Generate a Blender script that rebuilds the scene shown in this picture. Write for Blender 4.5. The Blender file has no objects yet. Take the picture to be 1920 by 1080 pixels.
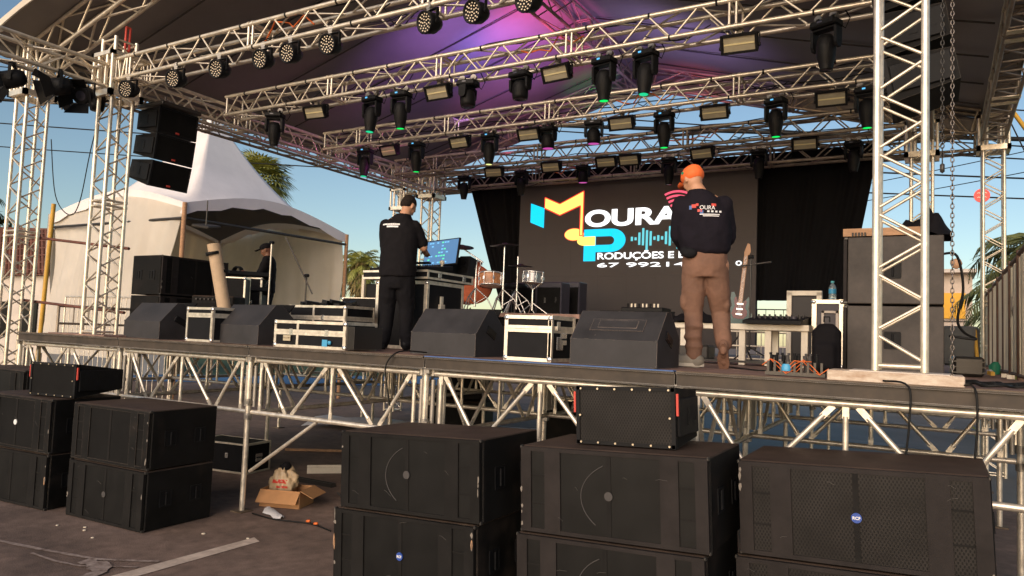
import bpy, math, random
from mathutils import Vector, Matrix, Euler
from mathutils.bvhtree import BVHTree
R = math.radians
random.seed(7)
SC = 1.1                       # everything below is laid out at 1/1.1 and scaled up once at the end
S = bpy.context.scene
COL = S.collection

# ------------------------------------------------------------------ camera
cam_d = bpy.data.cameras.new('camera'); cam = bpy.data.objects.new('camera', cam_d); COL.objects.link(cam)
cam_d.sensor_width = 36.0; cam_d.lens = 1370/1920*36; cam_d.clip_start = .05; cam_d.clip_end = 3000
yaw, pitch, roll = R(30.059), R(3.662), R(2.232)
fwd = Vector((-math.sin(yaw)*math.cos(pitch), math.cos(yaw)*math.cos(pitch), math.sin(pitch)))
rgt = Vector((math.cos(yaw), math.sin(yaw), 0)); upv = rgt.cross(fwd)
r2 = rgt*math.cos(roll)+upv*math.sin(roll); u2 = -rgt*math.sin(roll)+upv*math.cos(roll)
m = Matrix((r2, u2, -fwd)).transposed().to_4x4(); m.translation = Vector((0, 0, 1.7*SC)); cam.matrix_world = m
S.camera = cam
# ------------------------------------------------------------------ light
w = bpy.data.worlds.new('World'); S.world = w; w.use_nodes = True
nt = w.node_tree; bg = nt.nodes['Background']
sky = nt.nodes.new('ShaderNodeTexSky'); sky.sky_type = 'NISHITA'; sky.sun_disc = False
sky.sun_elevation = R(12); sky.sun_rotation = R(179); sky.air_density = 1.0; sky.dust_density = .45; sky.ozone_density = 1.6
nt.links.new(sky.outputs[0], bg.inputs[0]); bg.inputs[1].default_value = .078
sun_d = bpy.data.lights.new('sun', 'SUN'); sun = bpy.data.objects.new('sun', sun_d); COL.objects.link(sun)
sun_d.energy = 2.6; sun_d.angle = R(72); sun_d.color = (1.0, .79, .62)
sdir = Vector((math.sin(R(179))*math.cos(R(14)), math.cos(R(179))*math.cos(R(14)), math.sin(R(14))))
sun.rotation_euler = sdir.to_track_quat('Z', 'Y').to_euler()
S.view_settings.view_transform = 'Standard'; S.view_settings.look = 'None'; S.view_settings.gamma = 1
S.view_settings.exposure = .88
S.render.engine = 'CYCLES'

# ------------------------------------------------------------------ helpers
MATS = {}
def mat(name, col, rough=.6, metal=0, var=.0, scale=6, bump=0, bscale=60, wear=0, wcol=(.35,.33,.3), emit=0, ecol=None, col2=None, trans=0, stretch=None, spec=None, dust=None, grit=0):
    M = bpy.data.materials.new(name); M.use_nodes = True; N = M.node_tree.nodes; L = M.node_tree.links
    p = N['Principled BSDF']; p.inputs['Base Color'].default_value = (*col, 1); p.inputs['Roughness'].default_value = rough
    p.inputs['Metallic'].default_value = metal
    if spec is not None: p.inputs['Specular IOR Level'].default_value = spec
    if trans: p.inputs['Transmission Weight'].default_value = trans
    if emit:
        p.inputs['Emission Color'].default_value = (*(ecol or col), 1); p.inputs['Emission Strength'].default_value = emit
    tc = None
    def coord():
        nonlocal tc
        if tc is None:
            t = N.new('ShaderNodeTexCoord'); mp = N.new('ShaderNodeMapping'); L.new(t.outputs['Object'], mp.inputs[0])
            oi = N.new('ShaderNodeObjectInfo'); v = N.new('ShaderNodeVectorMath'); v.operation = 'SCALE'
            cx = N.new('ShaderNodeCombineXYZ'); L.new(oi.outputs['Random'], cx.inputs[0]); L.new(oi.outputs['Random'], cx.inputs[2])
            L.new(cx.outputs[0], v.inputs[0]); v.inputs['Scale'].default_value = 40; L.new(v.outputs[0], mp.inputs['Location'])
            if stretch: mp.inputs['Scale'].default_value = stretch
            tc = mp.outputs[0]
        return tc
    if spec is None and not metal and max(col) < .025: p.inputs['Specular IOR Level'].default_value = .16
    cur = None
    if var or col2:
        n = N.new('ShaderNodeTexNoise'); n.inputs['Scale'].default_value = scale; n.inputs['Detail'].default_value = 6; n.inputs['Roughness'].default_value = .65
        L.new(coord(), n.inputs['Vector'])
        r = N.new('ShaderNodeValToRGB'); L.new(n.outputs[0], r.inputs[0])
        a = [max(0, c*(1-var)) for c in col]; b = col2 or [min(1, c*(1+var)) for c in col]
        r.color_ramp.elements[0].position = .34; r.color_ramp.elements[1].position = .68
        r.color_ramp.elements[0].color = (*a, 1); r.color_ramp.elements[1].color = (*b, 1)
        cur = r.outputs[0]
        rr = N.new('ShaderNodeMapRange'); L.new(n.outputs[0], rr.inputs[0]); rr.inputs[3].default_value = max(.05, rough-.12); rr.inputs[4].default_value = min(1, rough+.12)
        L.new(rr.outputs[0], p.inputs['Roughness'])
    if wear:
        bv = N.new('ShaderNodeBevel'); bv.samples = 4; bv.inputs[0].default_value = .006
        g = N.new('ShaderNodeNewGeometry'); d = N.new('ShaderNodeVectorMath'); d.operation = 'DOT_PRODUCT'
        L.new(bv.outputs[0], d.inputs[0]); L.new(g.outputs['Normal'], d.inputs[1])
        n2 = N.new('ShaderNodeTexNoise'); n2.inputs['Scale'].default_value = 14; n2.inputs['Detail'].default_value = 5; L.new(coord(), n2.inputs['Vector'])
        s1 = N.new('ShaderNodeMath'); s1.operation = 'SUBTRACT'; s1.inputs[0].default_value = 1.0; L.new(d.outputs['Value'], s1.inputs[1])
        mu = N.new('ShaderNodeMath'); mu.operation = 'MULTIPLY_ADD'; L.new(s1.outputs[0], mu.inputs[0]); mu.inputs[1].default_value = 2.2; L.new(n2.outputs[0], mu.inputs[2])
        th = N.new('ShaderNodeMapRange'); L.new(mu.outputs[0], th.inputs[0]); th.inputs[1].default_value = .98-wear*.35; th.inputs[2].default_value = 1.08-wear*.35
        mx = N.new('ShaderNodeMixRGB'); L.new(th.outputs[0], mx.inputs[0])
        if cur: L.new(cur, mx.inputs[1])
        else: mx.inputs[1].default_value = (*col, 1)
        mx.inputs[2].default_value = (*wcol, 1); cur = mx.outputs[0]
    if grit:
        n4 = N.new('ShaderNodeTexNoise'); n4.inputs['Scale'].default_value = 170; n4.inputs['Detail'].default_value = 3; L.new(coord(), n4.inputs['Vector'])
        n5 = N.new('ShaderNodeTexNoise'); n5.inputs['Scale'].default_value = 11; n5.inputs['Detail'].default_value = 8; L.new(coord(), n5.inputs['Vector'])
        ad = N.new('ShaderNodeMath'); ad.operation = 'ADD'; L.new(n4.outputs[0], ad.inputs[0]); L.new(n5.outputs[0], ad.inputs[1])
        mr = N.new('ShaderNodeMapRange'); L.new(ad.outputs[0], mr.inputs[0]); mr.inputs[1].default_value = .7; mr.inputs[2].default_value = 1.35; mr.inputs[3].default_value = 1-grit; mr.inputs[4].default_value = 1+grit
        vm = N.new('ShaderNodeVectorMath'); vm.operation = 'SCALE'; L.new(cur, vm.inputs[0]); L.new(mr.outputs[0], vm.inputs['Scale']); cur = vm.outputs[0]
    if dust:
        g2 = N.new('ShaderNodeNewGeometry'); sx = N.new('ShaderNodeSeparateXYZ'); L.new(g2.outputs['Normal'], sx.inputs[0])
        n6 = N.new('ShaderNodeTexNoise'); n6.inputs['Scale'].default_value = 5; n6.inputs['Detail'].default_value = 7; L.new(coord(), n6.inputs['Vector'])
        m7 = N.new('ShaderNodeMath'); m7.operation = 'MULTIPLY_ADD'; L.new(sx.outputs[2], m7.inputs[0]); m7.inputs[1].default_value = .9; L.new(n6.outputs[0], m7.inputs[2])
        t8 = N.new('ShaderNodeMapRange'); L.new(m7.outputs[0], t8.inputs[0]); t8.inputs[1].default_value = .55; t8.inputs[2].default_value = 1.6
        m9 = N.new('ShaderNodeMixRGB'); L.new(t8.outputs[0], m9.inputs[0]); m9.inputs[2].default_value = (*dust, 1)
        if cur: L.new(cur, m9.inputs[1])
        else: m9.inputs[1].default_value = (*col, 1)
        cur = m9.outputs[0]
    if cur: L.new(cur, p.inputs['Base Color'])
    if bump:
        n3 = N.new('ShaderNodeTexNoise'); n3.inputs['Scale'].default_value = bscale; n3.inputs['Detail'].default_value = 4; L.new(coord(), n3.inputs['Vector'])
        b = N.new('ShaderNodeBump'); b.inputs['Strength'].default_value = bump; b.inputs['Distance'].default_value = .01
        L.new(n3.outputs[0], b.inputs['Height']); L.new(b.outputs[0], p.inputs['Normal'])
    MATS[name] = M
    return M

def grille_mat(name, c_hole, c_metal, k=420, rough=.45, axes=(0, 2)):
    M = mat(name, c_metal, rough, 0, spec=.2); N = M.node_tree.nodes; L = M.node_tree.links; p = N['Principled BSDF']
    t = N.new('ShaderNodeTexCoord'); s = N.new('ShaderNodeSeparateXYZ'); L.new(t.outputs['Object'], s.inputs[0])
    out = []
    for ax, kk in ((axes[0], k), (axes[1], k*.58)):
        a = N.new('ShaderNodeMath'); a.operation = 'MULTIPLY'; L.new(s.outputs[ax], a.inputs[0]); a.inputs[1].default_value = kk
        c = N.new('ShaderNodeMath'); c.operation = 'COSINE'; L.new(a.outputs[0], c.inputs[0]); out.append(c)
    mlt = N.new('ShaderNodeMath'); mlt.operation = 'MULTIPLY'; L.new(out[0].outputs[0], mlt.inputs[0]); L.new(out[1].outputs[0], mlt.inputs[1])
    mr = N.new('ShaderNodeMapRange'); L.new(mlt.outputs[0], mr.inputs[0]); mr.inputs[1].default_value = .1; mr.inputs[2].default_value = .3
    n = N.new('ShaderNodeTexNoise'); n.inputs['Scale'].default_value = 5; n.inputs['Detail'].default_value = 5; L.new(t.outputs['Object'], n.inputs['Vector'])
    r = N.new('ShaderNodeValToRGB'); L.new(n.outputs[0], r.inputs[0]); r.color_ramp.elements[0].position = .35; r.color_ramp.elements[1].position = .7
    r.color_ramp.elements[0].color = (*[c*.7 for c in c_metal], 1); r.color_ramp.elements[1].color = (*[c*1.5 for c in c_metal], 1)
    mx = N.new('ShaderNodeMixRGB'); L.new(mr.outputs[0], mx.inputs[0]); L.new(r.outputs[0], mx.inputs[1]); mx.inputs[2].default_value = (*c_hole, 1)
    L.new(mx.outputs[0], p.inputs['Base Color'])
    return M

class MB:
    def __init__(s): s.v = []; s.f = []; s.sm = []; s.mi = []; s.cur = 0; s.T = Matrix()
    def add(s, vs, fs, smooth=False):
        o = len(s.v); s.v += [tuple(s.T @ Vector(v)) for v in vs]; s.f += [tuple(i+o for i in f) for f in fs]
        s.sm += [smooth]*len(fs); s.mi += [s.cur]*len(fs); return s
    def box(s, c, d, rot=None, bev=0):
        x, y, z = d[0]/2, d[1]/2, d[2]/2; M = (Euler(rot).to_matrix() if rot else Matrix.Identity(3)); c = Vector(c)
        if bev:
            b = bev; vs = []; idx = {}
            for sx in (-1, 1):
                for sy in (-1, 1):
                    for sz in (-1, 1):
                        for a, p in enumerate(((x, y-b, z-b), (x-b, y, z-b), (x-b, y-b, z))):
                            idx[(sx, sy, sz, a)] = len(vs); vs.append(c+M @ Vector((sx*p[0], sy*p[1], sz*p[2])))
            fs = []
            def face(keys): fs.append([idx[k] for k in keys])
            for sg in (-1, 1):
                q = [(-1,-1), (1,-1), (1,1), (-1,1)]
                if sg < 0: q = q[::-1]
                face([(sg, a, b2, 0) for a, b2 in q])
                face([(a, sg, b2, 1) for a, b2 in q[::-1]])
                face([(a, b2, sg, 2) for a, b2 in q])
            for a in (-1, 1):
                for b2 in (-1, 1):
                    f = [(a, b2, -1, 0), (a, b2, 1, 0), (a, b2, 1, 1), (a, b2, -1, 1)]; face(f if a*b2 < 0 else f[::-1])
                    f = [(a, -1, b2, 0), (a, 1, b2, 0), (a, 1, b2, 2), (a, -1, b2, 2)]; face(f if a*b2 > 0 else f[::-1])
                    f = [(-1, a, b2, 1), (1, a, b2, 1), (1, a, b2, 2), (-1, a, b2, 2)]; face(f if a*b2 < 0 else f[::-1])
                    for c3 in (-1, 1):
                        f = [(a, b2, c3, 0), (a, b2, c3, 1), (a, b2, c3, 2)]; face(f if a*b2*c3 > 0 else f[::-1])
            return s.add(vs, fs)
        vs = [c+M @ Vector((i*x, j*y, k*z)) for i in (-1, 1) for j in (-1, 1) for k in (-1, 1)]
        return s.add(vs, [(0,1,3,2), (4,6,7,5), (0,4,5,1), (2,3,7,6), (0,2,6,4), (1,5,7,3)])
    def tube(s, p, q, r, n=8, r2=None, cap=True):
        p, q = Vector(p), Vector(q); d = q-p
        if d.length < 1e-6: return s
        r2 = r if r2 is None else r2
        t = d.to_track_quat('Z', 'Y').to_matrix(); vs = []
        for c, rr in ((p, r), (q, r2)):
            for i in range(n): a = 2*math.pi*i/n; vs.append(c+t @ Vector((math.cos(a)*rr, math.sin(a)*rr, 0)))
        s.add(vs, [(i, (i+1) % n, n+(i+1) % n, n+i) for i in range(n)], True)
        if cap: s.add(vs[:n], [tuple(range(n))[::-1]]); s.add(vs[n:], [tuple(range(n))])
        return s
    def path(s, pts, r, n=6, rads=None):
        pts = [Vector(p) for p in pts]; vs = []; k = len(pts); up = None
        for i, p in enumerate(pts):
            d = (pts[min(i+1, k-1)]-pts[max(i-1, 0)]).normalized()
            if up is None: up = d.orthogonal().normalized()
            up = (up-d*up.dot(d)).normalized(); sd = d.cross(up)
            rr = rads[i] if rads else r
            for j in range(n): a = 2*math.pi*j/n; vs.append(p+(up*math.cos(a)+sd*math.sin(a))*rr)
        fs = [(i*n+j, i*n+(j+1) % n, (i+1)*n+(j+1) % n, (i+1)*n+j) for i in range(k-1) for j in range(n)]
        s.add(vs, fs, True); s.add(vs[:n], [tuple(range(n))[::-1]]); s.add(vs[-n:], [tuple(range(n))]); return s
    def lathe(s, prof, n=16, M=None, smooth=True):
        M = M or Matrix(); vs = []
        for r, z in prof:
            for i in range(n): a = 2*math.pi*i/n; vs.append(M @ Vector((r*math.cos(a), r*math.sin(a), z)))
        k = len(prof)
        return s.add(vs, [(j*n+i, j*n+(i+1) % n, (j+1)*n+(i+1) % n, (j+1)*n+i) for j in range(k-1) for i in range(n)], smooth)
    def prism(s, pts, h, M=None):            # outline in xy, extruded 0..h along z of M
        M = M or Matrix(); n = len(pts)
        vs = [M @ Vector((x, y, 0)) for x, y in pts]+[M @ Vector((x, y, h)) for x, y in pts]
        return s.add(vs, [tuple(range(n))[::-1], tuple(range(n, 2*n))]+[(i, (i+1) % n, n+(i+1) % n, n+i) for i in range(n)])
    def rings(s, rs, n=16, smooth=True):     # rs: (center, rx, ry) horizontal ellipses, capped
        vs = []
        for c, rx, ry in rs:
            for i in range(n): a = 2*math.pi*i/n; vs.append((c[0]+rx*math.cos(a), c[1]+ry*math.sin(a), c[2]))
        k = len(rs); s.add(vs, [(j*n+i, j*n+(i+1) % n, (j+1)*n+(i+1) % n, (j+1)*n+i) for j in range(k-1) for i in range(n)], smooth)
        s.add(vs[:n], [tuple(range(n))[::-1]]); s.add(vs[-n:], [tuple(range(n))]); return s
    def mesh(s, name, mats):
        me = bpy.data.meshes.new(name); me.from_pydata(s.v, [], s.f)
        me.polygons.foreach_set('use_smooth', s.sm); me.polygons.foreach_set('material_index', s.mi)
        for mt in (mats if isinstance(mats, (list, tuple)) else [mats]): me.materials.append(MATS[mt] if isinstance(mt, str) else mt)
        me.update(); return me
    def build(s, name, mats, parent=None, loc=None, rot=None, label=None):
        o = bpy.data.objects.new(name, s.mesh(name, mats)); COL.objects.link(o)
        if parent: o.parent = parent
        if loc: o.location = loc
        if rot: o.rotation_euler = rot
        if label: o['label'] = label
        return o

def tag(o, label=None, cat=None, group=None, kind=None):
    if label: o['label'] = label
    if cat: o['category'] = cat
    if group: o['group'] = group
    if kind: o['kind'] = kind
    return o
def thing(name, label, cat, loc=(0, 0, 0), rot=(0, 0, 0), group=None):
    o = bpy.data.objects.new(name, None); COL.objects.link(o); o.location = loc; o.rotation_euler = rot; o.empty_display_size = .1
    return tag(o, label, cat, group)
def struct(name, mb, mt): return tag(mb.build(name, mt), kind='structure')
KIDS = {}
def children(o): return [c for c in bpy.data.objects if c.parent is o]
def dup(o, label, loc=None, rot=None, group=None):
    c = o.copy(); COL.objects.link(c)
    if label: c['label'] = label
    if group: c['group'] = group
    if loc is not None: c.location = loc
    if rot is not None: c.rotation_euler = rot
    for ch in children(o):
        d = ch.copy(); COL.objects.link(d); d.parent = c
        for g in children(ch): e = g.copy(); COL.objects.link(e); e.parent = d
    return c
def text_mesh(txt, size, M, ext=.002, offset=0, align='LEFT', spacing=1.0, sx=1.0, font=None):
    cu = bpy.data.curves.new('t', 'FONT'); cu.body = txt; cu.size = size; cu.extrude = ext; cu.offset = offset; cu.align_x = align; cu.space_character = spacing
    o = bpy.data.objects.new('t', cu); COL.objects.link(o); dg = bpy.context.evaluated_depsgraph_get(); dg.update()
    me = bpy.data.meshes.new_from_object(o.evaluated_get(dg)); bpy.data.objects.remove(o); bpy.data.curves.remove(cu)
    me.transform(M @ Matrix.Diagonal((sx, 1, 1, 1))); return me
def mesh_into(mb, me):
    mb.add([v.co[:] for v in me.vertices], [tuple(p.vertices) for p in me.polygons]); bpy.data.meshes.remove(me)
UPX = Matrix.Rotation(R(90), 4, 'X')       # xy drawing -> xz plane facing -Y

# ------------------------------------------------------------------ materials
mat('asphalt', (.165, .112, .088), .85, var=.28, scale=1.3, bump=.5, bscale=120, grit=.35)
mat('paint_line', (.48, .38, .31), .8, var=.1, scale=14, col2=(.66, .54, .45))
mat('old_paint', (.16, .11, .088), .85, var=.1, scale=16, col2=(.42, .34, .30))
mat('court', (.115, .122, .125), .7, var=.3, scale=.8)
mat('court_patch', (.17, .17, .165), .7, var=.3, scale=1.5)
mat('grass', (.035, .075, .02), .9, var=.4, scale=8, bump=.5, bscale=40)
mat('blue_paint', (.04, .14, .3), .7, var=.2)
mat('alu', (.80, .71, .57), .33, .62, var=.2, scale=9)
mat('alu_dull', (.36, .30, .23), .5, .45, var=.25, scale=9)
mat('galv', (.80, .72, .60), .34, .62, var=.22, scale=14)
mat('clamp', (.35, .32, .28), .45, .7, var=.2)
mat('black_box', (.0085, .008, .0077), .66, var=.4, scale=4, bump=.12, bscale=250, wear=.25, wcol=(.16, .135, .11), dust=(.075, .05, .038))
mat('black_box_worn', (.0075, .007, .0066), .6, var=.6, scale=5, bump=.12, bscale=250, wear=.6, wcol=(.34, .25, .17), dust=(.075, .05, .038))
mat('strip', (.024, .020, .019), .65, var=.3, scale=4, bump=.08, bscale=250); mat('strip_dark', (.0115, .0105, .0098), .7, var=.35, scale=4)
mat('black_plastic', (.010, .010, .011), .5, var=.25, scale=15)
mat('black_gloss', (.012, .012, .013), .2)
mat('side_fill_paint', (.065, .055, .048), .7, var=.45, scale=3.5, bump=.12, bscale=200, wear=.4, wcol=(.2, .16, .12)); mat('monitor_paint', (.026, .0245, .0265), .62, var=.35, scale=4, bump=.15, bscale=200, wear=.75, wcol=(.28, .22, .18))
mat('grille_dark', (.0075, .0072, .007), .8, var=.4, scale=4)
grille_mat('grille_hex', (.0045, .004, .004), (.017, .0148, .0138), 380)
grille_mat('grille_fine', (.005, .005, .005), (.010, .0095, .009), 700)
mat('logo_blue', (.03, .08, .35), .4); mat('logo_white', (.8, .8, .8), .5); mat('logo_red', (.6, .06, .04), .5); mat('mark_grey', (.055, .05, .048), .7)
mat('chip', (.22, .19, .16), .7); mat('scuff', (.075, .068, .06), .7)
mat('bolt', (.65, .55, .4), .35, .7)
mat('deck_wood', (.24, .145, .115), .7, var=.5, scale=3, stretch=(1, 8, 1), bump=.1, wear=.2)
mat('rust_edge', (.11, .07, .045), .7, .1, var=.4, scale=7, col2=(.2, .15, .1))
mat('fascia', (.055, .041, .029), .6, .1, var=.4, scale=5, wear=.4)
mat('blue_strip', (.06, .14, .36), .5, var=.2)
mat('rust_white', (.66, .57, .46), .6, var=.0, scale=9, col2=(.40, .27, .18), stretch=(1, 1, 3), wear=.5, wcol=(.25, .09, .04))
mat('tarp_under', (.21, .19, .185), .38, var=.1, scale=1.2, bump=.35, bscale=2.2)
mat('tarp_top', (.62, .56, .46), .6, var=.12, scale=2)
mat('seam', (.03, .025, .025), .7)
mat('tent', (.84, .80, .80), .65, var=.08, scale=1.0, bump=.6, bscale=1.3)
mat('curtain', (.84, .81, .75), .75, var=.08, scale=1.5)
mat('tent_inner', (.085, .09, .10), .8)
mat('drape', (.0035, .0033, .004), .9, var=.3, scale=3)
mat('screen_face', (.062, .052, .050), .7, var=.12, scale=1.0)
for n, c, e in (('em_white', (1, 1, 1), 1.1), ('em_cyan', (.0, .40, .62), 1.15), ('em_yellow', (1.0, .76, .15), .85), ('em_orange', (1, .25, .05), .8), ('em_pink', (.85, .10, .17), .75), ('em_lightblue', (.10, .46, .52), .9), ('em_halo_red', (.9, .05, .03), .75),
                ('em_green', (.0, .62, .09), .9), ('em_teal', (.01, .5, .22), .8), ('em_lens_pink', (.5, .06, .35), .6), ('em_disp', (.10, .42, .75), .9), ('em_lime', (.6, .62, .22), .9)):
    mat(n, (.02, .02, .02), .5, emit=e, ecol=c)
mat('lens_off', (.06, .055, .07), .15)
mat('bead', (.95, .8, .6), .3); mat('strobe_face', (.36, .32, .22), .35, var=.1, scale=10); mat('strobe_line', (.75, .66, .36), .3)
mat('metal_dark', (.06, .055, .05), .4, .5); mat('chain', (.22, .19, .17), .35, .8)
mat('case_panel', (.009, .009, .0105), .6, var=.3, scale=9); mat('chrome', (.75, .73, .7), .22, .85)
mat('skin', (.52, .27, .16), .55, var=.1, scale=12); mat('skin_dark', (.2, .09, .05), .55)
mat('hair_short', (.12, .07, .05), .8); mat('hair', (.022, .015, .012), .75, var=.5, scale=60, bump=.8, bscale=300)
mat('shirt_black', (.008, .007, .0085), .85, var=.25, scale=8, bump=.8, bscale=9); mat('trouser_black', (.0065, .006, .0075), .85, var=.2, scale=8, bump=.8, bscale=10)
mat('hoodie', (.011, .009, .014), .9, var=.25, scale=8, bump=1.0, bscale=8); mat('cargo', (.18, .095, .062), .85, var=.22, scale=7, bump=1.0, bscale=12)
mat('cap_orange', (.85, .16, .035), .7, var=.1); mat('shoe_grey', (.2, .18, .15), .7, var=.3); mat('sole', (.42, .38, .32), .7); mat('glove', (.01, .01, .012), .8)
mat('cardboard', (.46, .235, .10), .8, var=.12, scale=5); mat('paper', (.75, .73, .72), .8, var=.1); mat('bag_plastic', (.55, .40, .24), .35, var=.25, scale=11, bump=1, bscale=22)
mat('roll_paper', (.60, .44, .29), .75, var=.12, scale=6); mat('snare_metal', (.28, .27, .28), .3, .8); mat('drum_wood', (.42, .085, .028), .22, var=.35, scale=5, stretch=(1, 6, 1)); mat('drum_head', (.50, .13, .06), .25, var=.35, scale=3)
mat('tom_wood', (.52, .22, .08), .25, var=.45, scale=9); mat('cymbal', (.045, .028, .03), .3, .6)
mat('bench_paint', (.80, .72, .58), .6, var=.12, scale=7, wear=.3, wcol=(.25, .15, .1)); mat('wood_crate', (.42, .24, .13), .75, var=.25, scale=6, stretch=(1, 6, 6))
mat('guitar_wood', (.40, .20, .09), .4); mat('guitar_green', (.006, .05, .043), .2); mat('pickguard', (.12, .02, .022), .3)
mat('red_plastic', (.5, .035, .05), .45); mat('bottle', (.6, .75, .8), .08, trans=.85); mat('bottle_cap', (.15, .55, .6), .4)
mat('orange_cable', (.75, .16, .03), .5); mat('black_cable', (.012, .012, .012), .5); mat('blue_plastic', (.06, .35, .6), .4)
mat('yellow', (.62, .36, .05), .6, var=.15); mat('wall_white', (.62, .55, .48), .8, var=.1, scale=2); mat('roof_tile', (.13, .05, .035), .8, var=.4, scale=6)
mat('leaf', (.26, .27, .06), .6, var=.3, scale=3); mat('leaf_mid', (.15, .165, .05), .6, var=.3, scale=3); mat('leaf_dark', (.07, .085, .022), .6, var=.3, scale=3); mat('leaf_dry', (.19, .14, .05), .8, var=.3); mat('trunk', (.18, .125, .08), .9, var=.3, scale=10)
mat('fence_slat', (.86, .70, .52), .7, .1, var=.3, scale=6, stretch=(1, 1, .2)); mat('fence_frame', (.16, .09, .06), .7, var=.3)
mat('kiosk', (.62, .50, .40), .7, var=.1); mat('kiosk_orange', (.85, .42, .02), .5); mat('red_sign', (.75, .06, .05), .5); mat('green_plastic', (.03, .3, .17), .5)
mat('amp_purple', (.045, .04, .055), .5, var=.2)

for nm_ in ('curtain', 'tent'):
    N_ = MATS[nm_].node_tree.nodes; L_ = MATS[nm_].node_tree.links; pb = N_['Principled BSDF']; tr_n = N_.new('ShaderNodeBsdfTranslucent'); mxs = N_.new('ShaderNodeMixShader')
    tr_n.inputs[0].default_value = (.80, .70, .52, 1); mxs.inputs[0].default_value = .45 if nm_ == 'curtain' else .12
    L_.new(pb.outputs[0], mxs.inputs[1]); L_.new(tr_n.outputs[0], mxs.inputs[2]); L_.new(mxs.outputs[0], N_['Material Output'].inputs[0])
# ------------------------------------------------------------------ setting
# ground: one sheet
mb = MB()
gx = [-400, -60, -25, -12, -6, -4.4, -4.0, -3.4, -2.7, -2.1, -1.5, -.9, -.3, .6, 2, 6, 25, 60, 400]; gy = [-60, -12, -3, 0, 2, 3, 4, 4.5, 5, 6, 7, 8, 12, 25, 60, 150, 600]
def gz(x, y):      # the lot rises slightly towards the right in front of the stage
    k = 0 if x < -4.4 else min(1, (x+4.4)/1.7)*.10+max(0, min(1, (x+2.7)/2.7))*.045
    return k*(1 if y < 4.5 else max(0, 1-(y-4.5)/2.5))
nX = len(gx)
mb.add([(x, y, gz(x, y)) for y in gy for x in gx], [(j*nX+i, j*nX+i+1, (j+1)*nX+i+1, (j+1)*nX+i) for j in range(len(gy)-1) for i in range(nX-1)], True)
struct('asphalt_ground', mb, 'asphalt')
def flat(pts, z): return MB().add([(x, y, z) for x, y in pts], [tuple(range(len(pts)))])
struct('parking_line', flat([(-4.705, 4.17), (-4.585, 4.12), (-4.575, 2.0), (-4.725, 2.0)], .004), 'paint_line')
def strip(pts, wd, z, jit=.0):
    m_ = MB(); P0 = [Vector((x, y, z)) for x, y in pts]; P = []
    for i in range(len(P0)-1):
        for k in range(6): P.append(P0[i].lerp(P0[i+1], k/6))
    P.append(P0[-1]); vs = []
    for i, p in enumerate(P):
        d = (P[min(i+1, len(P)-1)]-P[max(i-1, 0)]).normalized(); nn = Vector((-d.y, d.x, 0)); ww = wd*(.5+random.uniform(-jit, jit))
        vs += [p+nn*ww, p-nn*ww*random.uniform(1-jit, 1+jit)]
    m_.add(vs, [(2*i, 2*i+1, 2*i+3, 2*i+2) for i in range(len(P)-1)]); return m_
struct('worn_paint_curve', strip([(-6.6, 2.93), (-6.08, 2.97), (-5.62, 3.04), (-5.12, 3.14), (-4.74, 3.36)], .038, .006, .08), 'old_paint')
struct('worn_paint_patch', strip([(-5.6, 2.95), (-5.3, 2.95), (-5.06, 2.99), (-4.9, 3.1), (-4.74, 3.2)], .022, .008, .1), 'old_paint')
struct('worn_paint_smear', strip([(-5.15, 3.06), (-4.98, 3.08), (-4.84, 3.0), (-4.8, 2.8)], .12, .010, .15), 'old_paint')
struct('grass_strip', flat([(-22.6, 12.4), (-15.4, 24), (-18, 45), (-60, 45), (-60, 12.4)], .008), 'grass')
struct('blue_kerb_line', flat([(-20.8, 11.0), (-12, 19.8), (-15.4, 24.2), (-22.7, 12.3)], .014), 'blue_paint')
struct('court_floor', flat([(-5.5, 11.5), (6, 9.0), (20, 12), (30, 60), (-6, 60), (-7, 14)], .006), 'court')
mb = MB()
for (x, y, a, b) in ((-.9, 14.6, .9, .9), (.3, 14.0, .7, .7), (-2.6, 17, 1.2, 1.1), (-.2, 19, 1.2, 1.0), (-3.6, 12.8, .5, .5)):
    mb.add([(x-a/2, y-b/2, .010), (x+a/2, y-b/2, .010), (x+a/2, y+b/2, .010), (x-a/2, y+b/2, .010)], [(0, 1, 2, 3)])
struct('court_patches', mb, 'court_patch')

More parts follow.
